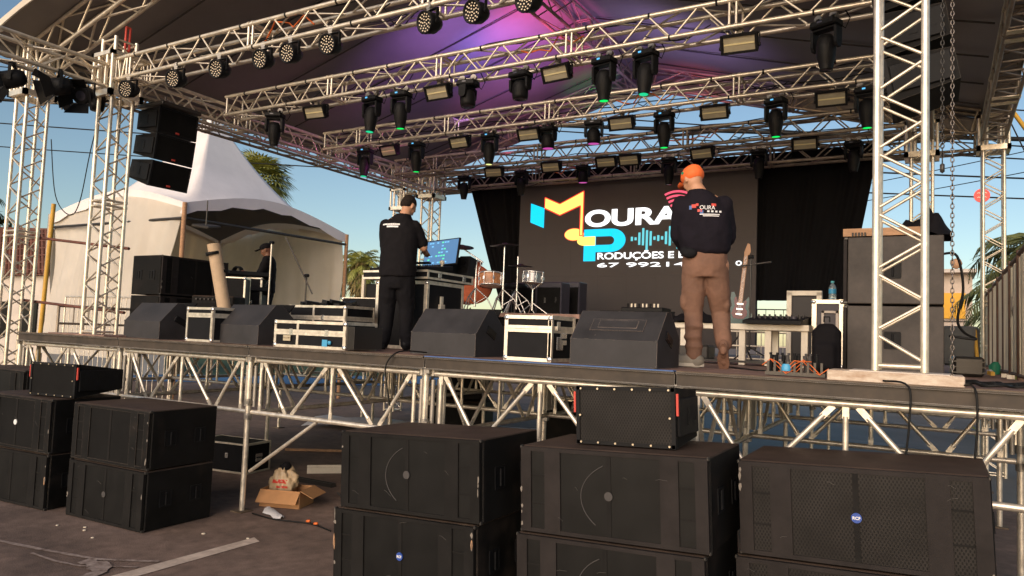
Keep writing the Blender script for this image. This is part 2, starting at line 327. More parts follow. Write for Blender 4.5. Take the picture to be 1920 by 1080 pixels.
# ------------------------------------------------------------------ truss building
def frame_rot(p, q):
    return (Vector(q)-Vector(p)).to_track_quat('X', 'Z').to_euler()
def truss(name, label, cat, p, q, w=.25, h=.25, pitch=.22, rc=.0225, rl=.0098, mt='alu', joints=(), group=None, seg=8, endf=True, sparse=False):
    """square lattice from p to q (p,q = centre line); local x along, y/z across"""
    L = (Vector(q)-Vector(p)).length
    t = thing(name, label, cat, p, frame_rot(p, q), group)
    cs = [(sy*w/2, sz*h/2) for sy, sz in ((-1, -1), (1, -1), (1, 1), (-1, 1))]
    for y, z in cs: MB().tube((0, y, z), (L, y, z), rc, seg+2).build('chord', mt, t)
    m_ = MB(); js = sorted([0]+list(joints)+[L])
    for a, b in zip(js[:-1], js[1:]):
        a2, b2 = a+.045, b-.045; n = max(2, 2*round((b2-a2)/(2*pitch))); st = (b2-a2)/n
        for fi in range(4):
            c0, c1 = cs[fi], cs[(fi+1) % 4]
            if fi % 2 and n > 2 and fi == 3: c0, c1 = c1, c0
            nn_, sst = (n, st) if fi % 2 or not sparse else (max(2, 2*round(n/4)), (b2-a2)/max(2, 2*round(n/4)))
            for i in range(nn_):
                s0, s1 = (c0, c1) if i % 2 == 0 else (c1, c0)
                x0, x1 = a2+i*sst+.012, a2+(i+1)*sst-.012
                m_.tube((x0, *s0), (x1, *s1), rl, 6, cap=False)
    m_.build('lacing', mt, t)
    ends = []
    for j in js:
        if j in (0, L) and not endf: continue
        for dx in ((.03,) if j == 0 else (-.03,) if j == L else (-.03, .03)):
            e = MB()
            for fi in range(4): e.tube((j+dx, *cs[fi]), (j+dx, *cs[(fi+1) % 4]), rl*1.35, 6, cap=False)
            if j not in (0, L):
                for c in cs: e.tube((j+dx-.015, *c), (j+dx+.015, *c), rc*1.25, 8)
            e.build('end_frame', mt, t)
    return t
def sleeve(parent, z0, z1, w=.36, mt='alu', x=0, extra=True):
    """sleeve block round a tower whose local x is up"""
    m_ = MB(); h = w/2
    for z in (z0, z1):
        for a, b in (((h, h), (h, -h)), ((h, -h), (-h, -h)), ((-h, -h), (-h, h)), ((-h, h), (h, h))):
            c = ((a[0]+b[0])/2, (a[1]+b[1])/2); d = (.07 if z == z0 else .045, abs(a[0]-b[0])+.05, abs(a[1]-b[1])+.05)
            m_.box((z, c[0], c[1]), d)
    for k in (-1, -.45, .45, 1):
        for s in (-1, 1):
            m_.tube((z0, k*h, s*h), (z1, k*h, s*h), .019, 8); m_.tube((z0, s*h, k*h*.98), (z1, s*h, k*h*.98), .019, 8)
    m_.build('sleeve_block', mt, parent)

BX, RX, FY, BY = -8.27, -.17, 4.9, 11.1
OLX, ORX, OFY, OBY = -9.93, .73, 4.81, 12.3
ZT = 4.53      # centre of the lighting trusses
towers = []
t = truss('truss_tower', 'front left aluminium truss tower standing on the stage deck beside the hanging line array', 'truss tower', (BX, FY, 1.52), (BX, FY, 4.95), pitch=.2, joints=(1.5,), group='aluminium truss towers'); sleeve(t, 2.76, 3.22)
m_ = MB()
for a, b in (((.0, .06, .0), (.28, .06, .0)), ((.28, .06, 0), (.28, .11, 0)), ((0, .06, 0), (0, .11, 0)), ((.28, .11, 0), (.0, .11, 0))): m_.tube((a[0]+3.35, a[1], a[2]), (b[0]+3.35, b[1], b[2]), .014)
m_.build('hoist_hook', 'logo_red', t)
t = truss('truss_tower', 'big bright truss tower on the rusty white plank at the front right of the stage', 'truss tower', (RX, FY, 1.575), (RX, FY, 5.6), pitch=.185, joints=(), group='aluminium truss towers'); sleeve(t, 3.4, 3.9)
t = truss('truss_tower', 'rear left inner truss tower between the operator and the black curtain', 'truss tower', (BX, BY, 1.52), (BX, BY, 4.75), pitch=.2, joints=(1.5,), group='aluminium truss towers'); sleeve(t, 2.72, 3.1)
t = truss('truss_tower', 'rear right inner truss tower seen behind the big front right tower', 'truss tower', (RX+.03, BY, 1.52), (RX+.03, BY, 4.9), pitch=.2, group='aluminium truss towers'); sleeve(t, 2.78, 3.2)
t = truss('truss_tower', 'outermost left roof tower at the photo edge, behind the stage lamps', 'truss tower', (OLX, OFY, .02), (OLX, OFY, 5.42), pitch=.2, joints=(2.7,), group='aluminium truss towers'); sleeve(t, 4.46, 5.3)
m_ = MB()
for i in range(7): m_.tube((5.42, -.18+i*.05, -.1), (5.5+.05*(i % 3), -.16+i*.05, .05), .03)
m_.build('pulley_head', 'metal_dark', t)
t = truss('truss_tower', 'rear left outer roof tower just above the head of the man in black', 'truss tower', (OLX, OBY, 0), (OLX, OBY, 4.95), pitch=.2, joints=(2.7,), group='aluminium truss towers'); sleeve(t, 4.3, 4.7)
t = truss('truss_tower', 'rear right outer roof tower rising behind the slatted fence', 'truss tower', (ORX, OBY, 0), (ORX, OBY, 5.1), pitch=.2, joints=(2.4,), group='aluminium truss towers'); sleeve(t, 4.6, 5.05)

# lighting trusses across the stage (x direction)
XL, XR = -8.12, -.31
def xtruss(Yf, zb, label, joints, xl=XL, xr=XR, mt='alu'):
    t = truss('lighting_truss', label, 'truss', (xl, Yf+.125, zb+.12), (xr, Yf+.125, zb+.12), h=.24, pitch=.245, sparse=True, joints=[j-xl for j in joints], mt=mt, group='lighting trusses across the stage')
    m_ = MB()
    for k in range(4):           # cables lying on the truss, tied to it
        pts = []; y0 = random.uniform(.02, .23); x = .2
        while x < (xr-xl)-.2:
            pts.append((x, y0-.125+random.uniform(-.03, .03), .12+.03+random.uniform(-.02, .02) - (.2 if k == 3 else 0)+random.uniform(0, .02))); x += .35
        m_.path(pts, .007, 5)
    m_.build('cable_bundle', 'black_cable', t)
    for i in range(int((xr-xl)/.62)):
        x = .3+i*.62+random.uniform(-.1, .1)
        MB().tube((x, -.125, .12), (x+.018, -.125, .12), .027, 8).build('cable_tie', 'black_plastic', t)
        if i % 2: MB().tube((x+.2, -.125, -.12), (x+.215, -.125, -.12), .027, 8).build('cable_tie', 'black_plastic', t)
    m_ = MB()
    for k in range(10):      # slack loops of cable
        m_ = MB()
        x = random.uniform(.3, xr-xl-1.2); y = random.choice((-.1, 0, .1)); w_ = random.uniform(.3, .8); d_ = random.uniform(.05, .16)
        m_.path([(x+w_*i/8, y+random.uniform(-.01, .01), -.06-d_*4*(i/8)*(1-i/8)+.05) for i in range(9)], .0055, 5)
        m_.build('slack_cable', 'black_cable', t)
    m_ = MB(); x = random.uniform(1, 5)
    m_.path([(x+.12*i, random.uniform(-.06, .06), .10+random.uniform(-.12, .04)) for i in range(7)], .009, 5); m_.build('orange_lead', 'orange_cable', t)
    return t
xtruss(4.77, 4.43, 'front lighting truss carrying the row of round led par cans', (-7.86, -5.86, -3.71, -1.6))
xtruss(6.28, 4.45, 'second lighting truss from the front carrying the large moving heads', (-6.26, -4.66, -3.10, -1.52))
xtruss(8.08, 4.43, 'third lighting truss from the front, middle of the five', (-7.42, -5.82, -4.26, -1.9))
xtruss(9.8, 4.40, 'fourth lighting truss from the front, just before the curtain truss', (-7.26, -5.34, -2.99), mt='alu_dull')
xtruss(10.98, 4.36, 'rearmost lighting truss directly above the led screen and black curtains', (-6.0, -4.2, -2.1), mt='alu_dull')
truss('side_truss', 'left side truss running back above the white tent, joined by the lighting trusses', 'truss', (BX, FY+.19, 4.475), (BX, BY-.19, 4.475), pitch=.235, sparse=True, joints=(1.6, 3.4, 5.0), group='side roof trusses')
truss('side_truss', 'short side truss reaching forward at the top left corner with stage lamps under it', 'truss', (BX, 2.6, 4.46), (BX, FY-.19, 4.46), pitch=.3, joints=(), group='side roof trusses')
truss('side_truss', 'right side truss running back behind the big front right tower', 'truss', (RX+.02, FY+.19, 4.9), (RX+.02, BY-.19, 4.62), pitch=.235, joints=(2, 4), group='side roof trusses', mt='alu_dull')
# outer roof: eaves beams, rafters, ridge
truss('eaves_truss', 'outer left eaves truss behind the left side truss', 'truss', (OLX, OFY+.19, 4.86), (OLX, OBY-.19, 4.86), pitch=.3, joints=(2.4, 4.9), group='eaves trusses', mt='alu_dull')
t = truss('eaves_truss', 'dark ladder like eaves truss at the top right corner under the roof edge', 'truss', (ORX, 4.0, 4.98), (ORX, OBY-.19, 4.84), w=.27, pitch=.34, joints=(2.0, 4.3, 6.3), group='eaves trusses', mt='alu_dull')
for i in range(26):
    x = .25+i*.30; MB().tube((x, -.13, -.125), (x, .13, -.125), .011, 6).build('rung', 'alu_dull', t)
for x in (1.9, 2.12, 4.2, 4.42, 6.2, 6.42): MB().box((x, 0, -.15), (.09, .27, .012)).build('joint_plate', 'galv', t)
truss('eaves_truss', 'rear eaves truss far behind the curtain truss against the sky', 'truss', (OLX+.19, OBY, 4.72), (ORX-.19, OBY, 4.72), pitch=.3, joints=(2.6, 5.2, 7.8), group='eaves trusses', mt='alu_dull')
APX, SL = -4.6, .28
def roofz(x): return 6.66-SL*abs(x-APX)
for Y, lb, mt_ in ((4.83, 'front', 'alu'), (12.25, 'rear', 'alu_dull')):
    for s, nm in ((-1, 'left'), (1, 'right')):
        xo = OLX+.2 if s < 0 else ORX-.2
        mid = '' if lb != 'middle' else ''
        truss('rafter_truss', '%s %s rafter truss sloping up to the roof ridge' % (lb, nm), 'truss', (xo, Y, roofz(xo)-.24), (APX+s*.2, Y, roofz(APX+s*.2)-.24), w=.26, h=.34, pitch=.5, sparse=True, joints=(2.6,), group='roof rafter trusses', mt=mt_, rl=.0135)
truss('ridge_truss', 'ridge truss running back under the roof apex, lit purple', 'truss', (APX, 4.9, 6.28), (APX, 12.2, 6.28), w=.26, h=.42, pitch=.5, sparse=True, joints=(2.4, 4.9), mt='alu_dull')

# roof tarp
t = thing('roof_tarp', 'grey canvas stage roof stretched over the trusses, glowing purple near the ridge', 'roof', (0, 0, 0))
mb = MB(); NX, NY = 28, 30
for layer, off in ((0, 0.0), (1, .03)):
    vs = []
    for j in range(NY+1):
        y = 4.25+(12.62-4.25)*j/NY
        for i in range(NX+1):
            x = OLX-.12+(ORX-OLX+.24)*i/NX
            fx = abs(x-APX)/5.45; sag = .055*math.sin(math.pi*fx)*(.5+.5*math.cos(2*math.pi*(y-4.83)/1.86+math.pi))
            vs.append((x, y, roofz(x)-.045-sag+off+.01*math.sin(x*3+y*2)))
    fs = [(j*(NX+1)+i, j*(NX+1)+i+1, (j+1)*(NX+1)+i+1, (j+1)*(NX+1)+i) for j in range(NY) for i in range(NX)]
    if layer == 0: fs = [f[::-1] for f in fs]
    mb.cur = layer; mb.add(vs, fs, True)
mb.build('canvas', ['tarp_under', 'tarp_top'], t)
# hems (hanging valances front, back and the two eaves)
mb = MB()
def valance(pts, drop, th=.012, wav=.03):
    vs = []
    for i, p in enumerate(pts):
        d = drop*(1+wav*math.sin(i*1.9)); vs += [Vector(p), Vector(p)-Vector((0, 0, d))]
    mb.add(vs, [(2*i, 2*i+2, 2*i+3, 2*i+1) for i in range(len(pts)-1)])
    mb.add([v+Vector((.012, .012, 0)) for v in vs], [(2*i, 2*i+1, 2*i+3, 2*i+2) for i in range(len(pts)-1)])
xs = [OLX-.12+(ORX-OLX+.24)*i/40 for i in range(41)]
valance([(x, 12.62, roofz(x)-.04) for x in xs], .27)
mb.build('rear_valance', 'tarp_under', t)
mb = MB(); valance([(x, 4.25, roofz(x)-.02) for x in xs], .09, wav=.1); mb.build('front_hem', 'tarp_top', t)
for sx in (OLX-.12, ORX+.12):
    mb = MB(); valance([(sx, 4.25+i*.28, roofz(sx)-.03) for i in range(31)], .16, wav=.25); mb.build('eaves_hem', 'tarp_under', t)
m_ = MB()
for y in (5.6, 6.7, 7.75, 8.9, 9.9, 10.9, 11.8):
    for s in (-1, 1):
        P = [(APX+s*.15+s*k*.5, y, roofz(APX+s*.15+s*k*.5)-.075-.055*math.sin(math.pi*abs(s*.15+s*k*.5)/5.45)*(.5+.5*math.cos(2*math.pi*(y-4.83)/1.86+math.pi))) for k in range(11)]
        m_.path(P, .011, 5)
m_.build('seam_cord', 'seam', t)
m_ = MB().tube((-7.95, 5.5, 4.9), (-5.4, 8.2, 6.2), .006, 5)
tag(m_.build('guy_wire', 'galv'), 'thin pale wire crossing under the roof canvas at upper left', 'wire')

# ------------------------------------------------------------------ stage deck and substructure
X0, PW = -7.466, 2.008
DL, DR, DF, DB, DZ = X0-PW, X0+4*PW, 4.645, 12.9, 1.503
t = thing('stage_platform', 'black and brown stage deck with worn plywood boards and a steel front edge', 'stage', (DL, DF, 0))
mb = MB()
for i in range(5):
    for j in range(8):
        x = i*PW+.01; y = .03+j*1.03; mb.box((x+PW/2-.005, y+.51, DZ-.012+random.uniform(-.002, .002)), (PW-.012, 1.02, .024))
mb.build('deck_board', 'deck_wood', t)
for i in range(5):
    mb = MB(); mb.box((i*PW+PW/2, .015, DZ-.052), (PW-.012, .03, .088)); mb.box((i*PW+PW/2, .005, DZ-.006), (PW-.012, .05, .012)); mb.box((i*PW+PW/2, 0, DZ-.094), (PW-.012, .045, .008))
    mb.build('fascia_beam', 'fascia', t)
    MB().box((i*PW+PW/2, -.002 if i != 3 else .01, DZ+.004), (PW-.02, .03 if i != 3 else .07, .006)).build('edge_trim', 'blue_strip' if i == 3 else 'rust_edge', t)
mb = MB()
for j in range(9): mb.box((2.5*PW, .1+j*1.03, DZ-.065), (5*PW-.1, .06, .08))
for i in range(6): mb.box((i*PW-(.03 if i == 5 else -.03), 4.1, DZ-.066), (.05, 8.1, .075))
mb.build('deck_joist', 'fascia', t)

def stage_frame(loc, label, rot=0, L=PW, mt='galv'):
    t = thing('lattice_support', label, 'lattice support', loc, (0, 0, rot), 'lattice frames under the stage')
    zt, zb = 1.375, .90; r = .0215
    MB().tube((.03, 0, zt), (L-.03, 0, zt), r, 12).build('top_rail', mt, t)
    MB().tube((.03, 0, zb), (L-.03, 0, zb), r, 12).build('bottom_rail', mt, t)
    m_ = MB()
    def strut(x0, x1):
        a, b = Vector((x0, 0, zt-.02)), Vector((x1, 0, zb+.02)); m_.tube(a+(b-a)*.12, b-(b-a)*.1, .0165, 8)
        for p, q in ((a, a+(b-a)*.14), (b-(b-a)*.12, b)):   # flattened ends
            d = (q-p); ang = math.atan2(d.x, d.z); m_.box((p+q)/2, (.036, .012, d.length+.01), (0, ang, 0))
    for x0, x1 in ((.13, .13), (.17, .46), (.93, .54), (1.0, 1.0), (1.07, 1.46), (1.84, 1.54), (1.88, 1.88)): strut(x0, x1)
    m_.build('strut', mt, t)
    for x in (.055, L-.055): MB().tube((x, 0, zt-.05), (x, 0, zb+.05), .018, 8).tube((x, 0, zt-.02), (x, 0, zt+.03), .028, 8).build('socket', 'clamp', t)
    return t
fr0 = stage_frame((X0-PW, DF+.05, 0), 'leftmost front lattice frame under the stage, behind the small slanted black speaker')
names = ['front lattice frame second from left, above the stacked black subwoofers', 'front lattice frame in full view above the open gap with the cardboard box', 'front lattice frame right of centre, behind the subwoofer with the curved scratch', 'front lattice frame at the far right above the subwoofer with the round blue badge']
for i in range(1, 5): dup(fr0, names[i-1], (X0-PW+i*PW, DF+.05, 0))
for j, y in enumerate((6.7, 8.75, 10.8, 12.7)):
    for i in range(5): dup(fr0, 'metal lattice frame in the rows standing deeper under the stage', (X0-PW+i*PW, y, 0))
for i in range(6):
    for j, y in enumerate((DF+.08, 6.73, 8.78, 10.83)): 
        if i in (0, 5) or j < 2: dup(fr0, 'metal lattice frame set front to back under the stage', (X0-PW+i*PW+.05, y, 0), (0, 0, R(90)))
def stage_leg(loc, label):
    t = thing('steel_prop', label, 'steel prop', loc, group='steel legs under the stage')
    MB().tube((0, 0, .012), (0, 0, 1.40), .0245, 12).build('post', 'galv', t)
    MB().box((0, 0, .006), (.14, .14, .012)).tube((0, 0, .012), (0, 0, .1), .018).build('base_plate', 'rust_edge', t)
    for z in (1.39, .99, .86): MB().tube((0, 0, z-.03), (0, 0, z+.03), .034, 8).box((.035, -.02, z), (.04, .05, .03)).build('coupler', 'clamp', t)
    return t
lg = stage_leg((X0+PW, DF+.03, 0), 'bright steel stage leg beside the cardboard box')
for i, lb in ((-1, 'steel stage leg at the left front corner of the stage'), (0, 'steel stage leg rising behind the small slanted speaker at left'), (2, 'steel stage leg behind the subwoofer stack left of centre'), (3, 'steel stage leg hidden behind the speaker box on the middle stack'), (4, 'steel stage leg at the right front corner of the stage')):
    dup(lg, lb, (X0+i*PW, DF+.03, 0))
for y in (6.72, 8.77, 10.82, 12.72):
    for i in range(-1, 5): dup(lg, 'steel leg in the rows standing deeper under the stage', (X0+i*PW, y, 0))
a, b = Vector((-4.62, DF+.06, .88)), Vector((-5.42, DF+.06, .36))
tag(MB().tube(a, b, .017, 8).build('diagonal_brace', 'galv'), 'thin diagonal steel brace beside the leg next to the cardboard box', 'brace')

# ------------------------------------------------------------------ subwoofers
def round_disc(mb, c, r, y=0, n=20, th=.006):
    M = Matrix.Translation(c) @ UPX; mb.prism([(r*math.cos(2*math.pi*i/n), r*math.sin(2*math.pi*i/n)) for i in range(n)], th, M)
def subwoofer(label, loc, rz, W=1.08, D=.66, H=.535, badge='grey', arc=False, tilt=0, grille='grille_fine', body='black_box', group='stacked black subwoofers on the asphalt', sm='strip', hmat='black_plastic', one=False):
    """origin bottom centre of the front face; front faces local -y"""
    t = thing('subwoofer', label, 'subwoofer', loc, (0, -tilt, rz), group)
    MB().box((0, D/2+.012, H/2), (W, D-.012, H-.008), bev=.006).build('cabinet', body, t)
    m_ = MB(); e = .02
    a1, a2, a3 = .065*W, .145*W, .235*W              # strip / port column / strip
    for s in (-1, 1):
        m_.box((s*(W/2-a1/2-.004), -.002, H/2), (a1-.006, .024, H-.03)); m_.box((s*(W/2-(a2+a3)/2), -.002, H/2), (a3-a2, .024, H-.03))
    m_.box((0, -.001, H-.02), (W-.02, .024, .022)); m_.box((0, -.001, .02), (W-.02, .024, .022))
    m_.build('front_strip', sm, t)
    MB().box((0, .004, H/2), (W-2*a3, .018, H-.05)).build('main_grille', grille, t)
    MB().box((0, -.002, H/2), (.026, .012, H-.05)).build('centre_bar', 'strip_dark', t)
    for s in (-1, 1):
        p_ = MB().box((s*(W/2-(a1+a2)/2), .004, H/2), (a2-a1, .018, H-.05)).build('port_grille', grille, t)
        for k in (-1, 1): MB().box((s*(W/2-(a1+a2)/2), .001, H/2+k*H*.16), (a2-a1, .018, .009)).build('port_divider', 'strip_dark', t)
    if badge:
        m_ = MB(); round_disc(m_, (0, -.008, H*.5), .024); b_ = m_.build('badge', {'grey': 'mark_grey', 'white': 'logo_white', 'rcf': 'logo_blue', 'small': 'logo_blue'}[badge], t)
        if badge in ('rcf', 'small'):
            m_ = MB(); k = .020
            mesh_into(m_, text_mesh('RCF', k, Matrix.Translation((0, -.0155, H*.5-.007)) @ UPX, .001, .0006, 'CENTER')); m_.build('badge_text', 'logo_white', b_)
    if arc:
        m_ = MB(); R0 = .34
        m_.path([(-.10+.28-R0*math.cos(a)*.92-.03, -.007, H*.47+R0*math.sin(a)*.62) for a in [(-.75+i*.1)*(1.0) for i in range(18)]], .0032, 5)
        m_.build('curved_scratch', 'mark_grey', t)
    for s in (1, -1):
        for yy in ((D*.5,) if one or D <= .5 else (D*.3, D*.75)):
            m_ = MB(); hx = s*(W/2+.001)
            for dz in (-.06, .06): m_.box((hx, yy, H/2+dz), (.01, .11, .012))
            for dy in (-.052, .052): m_.box((hx, yy+dy, H/2), (.01, .012, .11))
            m_.box((hx-s*.002, yy, H/2), (.006, .1, .11)); m_.tube((hx+s*.006, yy, H/2-.05), (hx+s*.006, yy, H/2+.05), .007)
            m_.build('side_handle', 'black_plastic', t)
    for sx in (-1, 1):
        for zz in (.012, H-.012): MB().box((sx*(W/2-.006), .005, zz), (.014, .03, .02), bev=.004).build('corner_guard', 'metal_dark', t)
    if D > .5 and body != 'side_fill_paint':
        worn = body == 'black_box_worn'
        for k in range(9 if worn else 4):      # chipped edges
            sx = random.choice((-1, 1)); z = random.uniform(.03, H-.03); a_ = random.uniform(.004, .010 if not worn else .015); b_ = random.uniform(.008, .03 if not worn else .06)
            q_ = [(a_*random.uniform(.5, 1)*math.cos(g), b_*random.uniform(.5, 1)*math.sin(g)) for g in [u*math.pi/4 for u in range(8)]]
            MB().prism(q_, .0025, Matrix.Translation((sx*(W/2-.010-random.random()*.008), -.0135, z)) @ UPX).build('paint_chip', 'wood_crate' if worn and k % 2 else 'chip', t)
        for k in range(4):      # scuffs
            x = random.uniform(-W/2+.05, W/2-.05); z = random.uniform(.04, H-.04); l_ = random.uniform(.015, .07); g = random.uniform(-.6, .6)
            MB().path([(x+l_*u*math.cos(g), -.0142, z+l_*u*math.sin(g)+.004*math.sin(u*5)) for u in (0, .33, .66, 1)], .0011, 4).build('scuff', 'scuff', t)
    return t
# stack under the left: front edge positions measured in plan
subwoofer('lower subwoofer of the second stack from left, white fleck at its front edge', (-5.985, 3.70, 0), R(2), 1.01, .65, .485, sm='strip_dark')
subwoofer('upper subwoofer of the second stack from left, without a badge', (-5.985, 3.71, .487), R(2.6), 1.0, .65, .485, badge=None, grille='grille_dark', sm='black_box')
subwoofer('bottom subwoofer of the leftmost stack with a chipped white corner', (-7.27, 3.60, 0), R(4), 1.05, .62, .485, badge=None, body='black_box_worn', sm='strip_dark')
subwoofer('upper subwoofer of the leftmost stack with a small round white badge', (-7.27, 3.61, .487), R(3), 1.05, .64, .485, badge='white', grille='grille_dark', sm='black_box')
subwoofer('subwoofer just behind the leftmost stack with a brown dusty top', (-8.75, 4.1, .0), R(2), 1.05, .45, .54, badge=None, sm='black_box')
subwoofer('topmost subwoofer at the far left photo edge, behind the small slanted speaker', (-8.62, 4.05, .59), R(2), 1.05, .45, .55, badge=None, sm='black_box')
subwoofer('bottom subwoofer left of centre with a small blue and white badge and peeling edges', (-2.745, 3.56, .118), R(-.5), 1.07, .66, .475, badge='small', body='black_box_worn', sm='strip_dark', tilt=R(2.8))
subwoofer('top subwoofer left of centre with a short curved scratch beside its grey badge', (-2.73, 3.57, .596), R(-.5), 1.06, .66, .48, arc=True, sm='strip_dark', tilt=R(2.8))
subwoofer('bottom subwoofer of the middle stack, cut by the lower photo edge', (-1.49, 3.71, .128), R(0), 1.08, .66, .485, arc=True, badge=None, tilt=R(2.8))
subwoofer('top subwoofer of the middle stack with a long curved scratch, under a speaker', (-1.49, 3.72, .616), R(0), 1.08, .66, .485, arc=True, tilt=R(2.8))
subwoofer('lowest subwoofer at the lower right corner, only its top edge in view', (-.31, 3.97, .150), R(0), 1.12, .66, .485, badge=None, grille='grille_hex', tilt=R(2.8))
subwoofer('subwoofer at the lower right with a round blue badge reading RCF', (-.31, 3.98, .638), R(0), 1.12, .66, .485, badge='rcf', grille='grille_hex', tilt=R(2.8))

def array_box(name, label, loc, rot, W=.57, D=.40, H=.29, group=None, grille='grille_dark', red=True, logo=False, bolts=True, taper=.03):
    """line array speaker, front faces local -y, origin bottom centre of the front"""
    t = thing(name, label, 'speaker', loc, rot, group); m_ = MB()
    pr = [(.02, 0), (D, taper), (D, H-taper), (.02, H)]
    M = Matrix.Translation((-W/2+.012, 0, 0)) @ Matrix(((0, 0, 1, 0), (1, 0, 0, 0), (0, 1, 0, 0), (0, 0, 0, 1)))
    m_.prism(pr, W-.024, M); m_.build('cabinet', 'black_box', t)
    MB().box((0, .01, H/2), (W-.06, .02, H-.03)).build('front_grille', grille, t)
    m_ = MB()
    for s in (-1, 1): m_.box((s*(W/2-.018), .008, H/2), (.022, .03, H)); m_.box((0, .006, H/2+s*(H/2-.012)), (W-.02, .026, .02))
    m_.build('front_frame', 'black_plastic', t)
    for s in (-1, 1): MB().box((s*(W/2-.002), D/2, H/2), (.018, D-.06, H*.62), bev=.004).box((s*(W/2+.006), D*.5, H/2), (.01, .05, .1)).box((s*(W/2+.005), D*.8, H/2), (.008, .03, .06)).build('side_rigging', 'black_plastic', t)
    if red:
        for s in (-1, 1): MB().box((s*(W/2+.004), .004, H*.72), (.012, .012, H*.36)).build('red_strip', 'logo_red', t)
    if logo:
        MB().box((0, -.002, H*.12), (.05, .006, .022), bev=.002).build('logo_plate', 'logo_red', t)
    if bolts:
        for x_, z_ in [(-W/2+.04+i*(W-.08)/5, zz) for i in range(6) for zz in (.014, H-.014)]+[(s*(W/2-.035), H/2) for s in (-1, 1)]:
            m_ = MB(); round_disc(m_, (x_, -.010, z_), .006, n=8, th=.006); m_.build('bolt', 'bolt', t)
    return t
array_box('array_speaker', 'wide black speaker with a hexagonal mesh grille on top of the middle subwoofer stack', (-1.49, 3.90, 1.104), (0, -R(2.8), 0), W=.60, D=.42, H=.33, group='loose line array speakers', grille='grille_hex')
array_box('array_speaker', 'small slanted black speaker on the leftmost subwoofers with a red strip', (-6.99, 3.75, .975), (0, 0, R(9)), W=.60, D=.5, H=.305, group='loose line array speakers', taper=.06)

# ------------------------------------------------------------------ hanging line arrays
def line_array(name, x, y, ztop, n, face, labels, tilt0, dt, grp):
    f = face   # +1 faces +X, -1 faces -X
    t = thing('array_bumper', labels[0], 'rigging frame', (x-f*.2, y+.28, ztop), (0, 0, 0))
    MB().box((0, 0, .025), (.5, .54, .05), bev=.008).build('frame', 'metal_dark', t)
    MB().tube((0, 0, .05), (0, 0, .14), .014).tube((-.2, -.2, .05), (-.2, -.2, .11), .012).tube((.2, -.2, .05), (.2, -.2, .11), .012).build('hanging_bolt', 'chain', t)
    z = ztop; px = x; ang = tilt0
    for k in range(n):
        H = .325; a = ang+k*dt
        px2 = px-f*math.sin(a)*H; z2 = z-math.cos(a)*H
        rz = R(90)*f
        e = Euler((a, 0, 0)).to_matrix(); M = Matrix.Rotation(rz, 3, 'Z') @ e
        array_box(name, labels[1+k], (px2, y+.28, z2), M.to_euler(), W=.54, D=.42, H=H-.012, group=grp, red=False, logo=True, bolts=False, taper=.045, grille='grille_dark')
        px, z = px2, z2
line_array('array_speaker', -7.97, 5.24, 4.27, 3, 1, ['rigging frame under the left side truss holding the hanging speakers', 'top speaker of the three hanging at upper left', 'middle speaker of the three hanging at upper left', 'lowest and most tilted speaker of the three hanging at upper left'], R(4), R(4), 'left hanging line array')
line_array('array_speaker', -.44, 5.45, 4.98, 5, -1, ['rigging frame above the right hanging speakers, over the photo edge', 'topmost speaker of the right hanging array at the upper photo edge', 'second speaker down in the right hanging array behind the big tower', 'third speaker down in the right hanging array behind the big tower', 'fourth speaker down in the right hanging array behind the big tower', 'lowest speaker of the right hanging array behind the big tower'], R(3), R(1.8), 'right hanging line array')

# ------------------------------------------------------------------ lamps
def par_can():
    t = thing('par_can', '', 'stage lamp', group='round led par cans on the front truss')
    M = Matrix.Rotation(R(90), 4, 'X')     # local z -> -y : lens faces -y
    M = Matrix.Translation((0, 0, -.135)) @ Matrix.Rotation(R(14), 4, 'X') @ M
    MB().lathe([(0, -.15), (.05, -.15), (.085, -.09), (.094, 0), (.094, .018), (.083, .018), (.081, .0), (0, 0)], 22, M).build('lamp_body', 'black_plastic', t)
    m_ = MB()
    for r, n in ((.0, 1), (.026, 5), (.049, 10), (.070, 14)):
        for i in range(n):
            a = 2*math.pi*i/n+r*20; c = M @ Vector((r*math.cos(a), r*math.sin(a), .002)); nn = (M.to_3x3() @ Vector((0, 0, 1)))
            m_.tube(c, c+nn*.006, .0062, 6)
    m_.build('led_lens', 'bead', t)
    m_ = MB()
    for s in (-1, 1): m_.box((s*.105, .04, -.085), (.006, .03, .13)); m_.tube((s*.092, .04, -.13), (s*.115, .04, -.13), .014)
    m_.box((0, .04, -.022), (.216, .03, .006)); m_.build('yoke', 'black_plastic', t)
    MB().box((0, .04, .0), (.04, .035, .045)).tube((0, .02, .02), (0, .06, .02), .032, 10).build('clamp', 'clamp', t)
    return t
def place_many(proto_fn, items, labels, rots=None):
    p = None; out = []
    for i, (loc, lb) in enumerate(zip(items, labels)):
        rz = rots[i] if rots else 0
        if p is None: p = proto_fn(); p.location = loc; p['label'] = lb; p.rotation_euler = (0, 0, rz); o = p
        else: o = dup(p, lb, loc, (0, 0, rz))
        out.append(o)
    return out
ordn = ['first', 'second', 'third', 'fourth', 'fifth', 'sixth', 'seventh', 'eighth', 'ninth', 'tenth']
px_ = [-7.81, -6.98, -6.29, -5.65, -5.28, -4.77, -3.67, -3.2, -2.72, -2.19]
place_many(par_can, [(x, 4.73, 4.40) for x in px_], ['%s round led par can from the left on the front truss' % o for o in ordn], [R(12), R(8), R(4), R(2), R(0), R(2), R(-14), R(-12), R(-14), R(-14)])

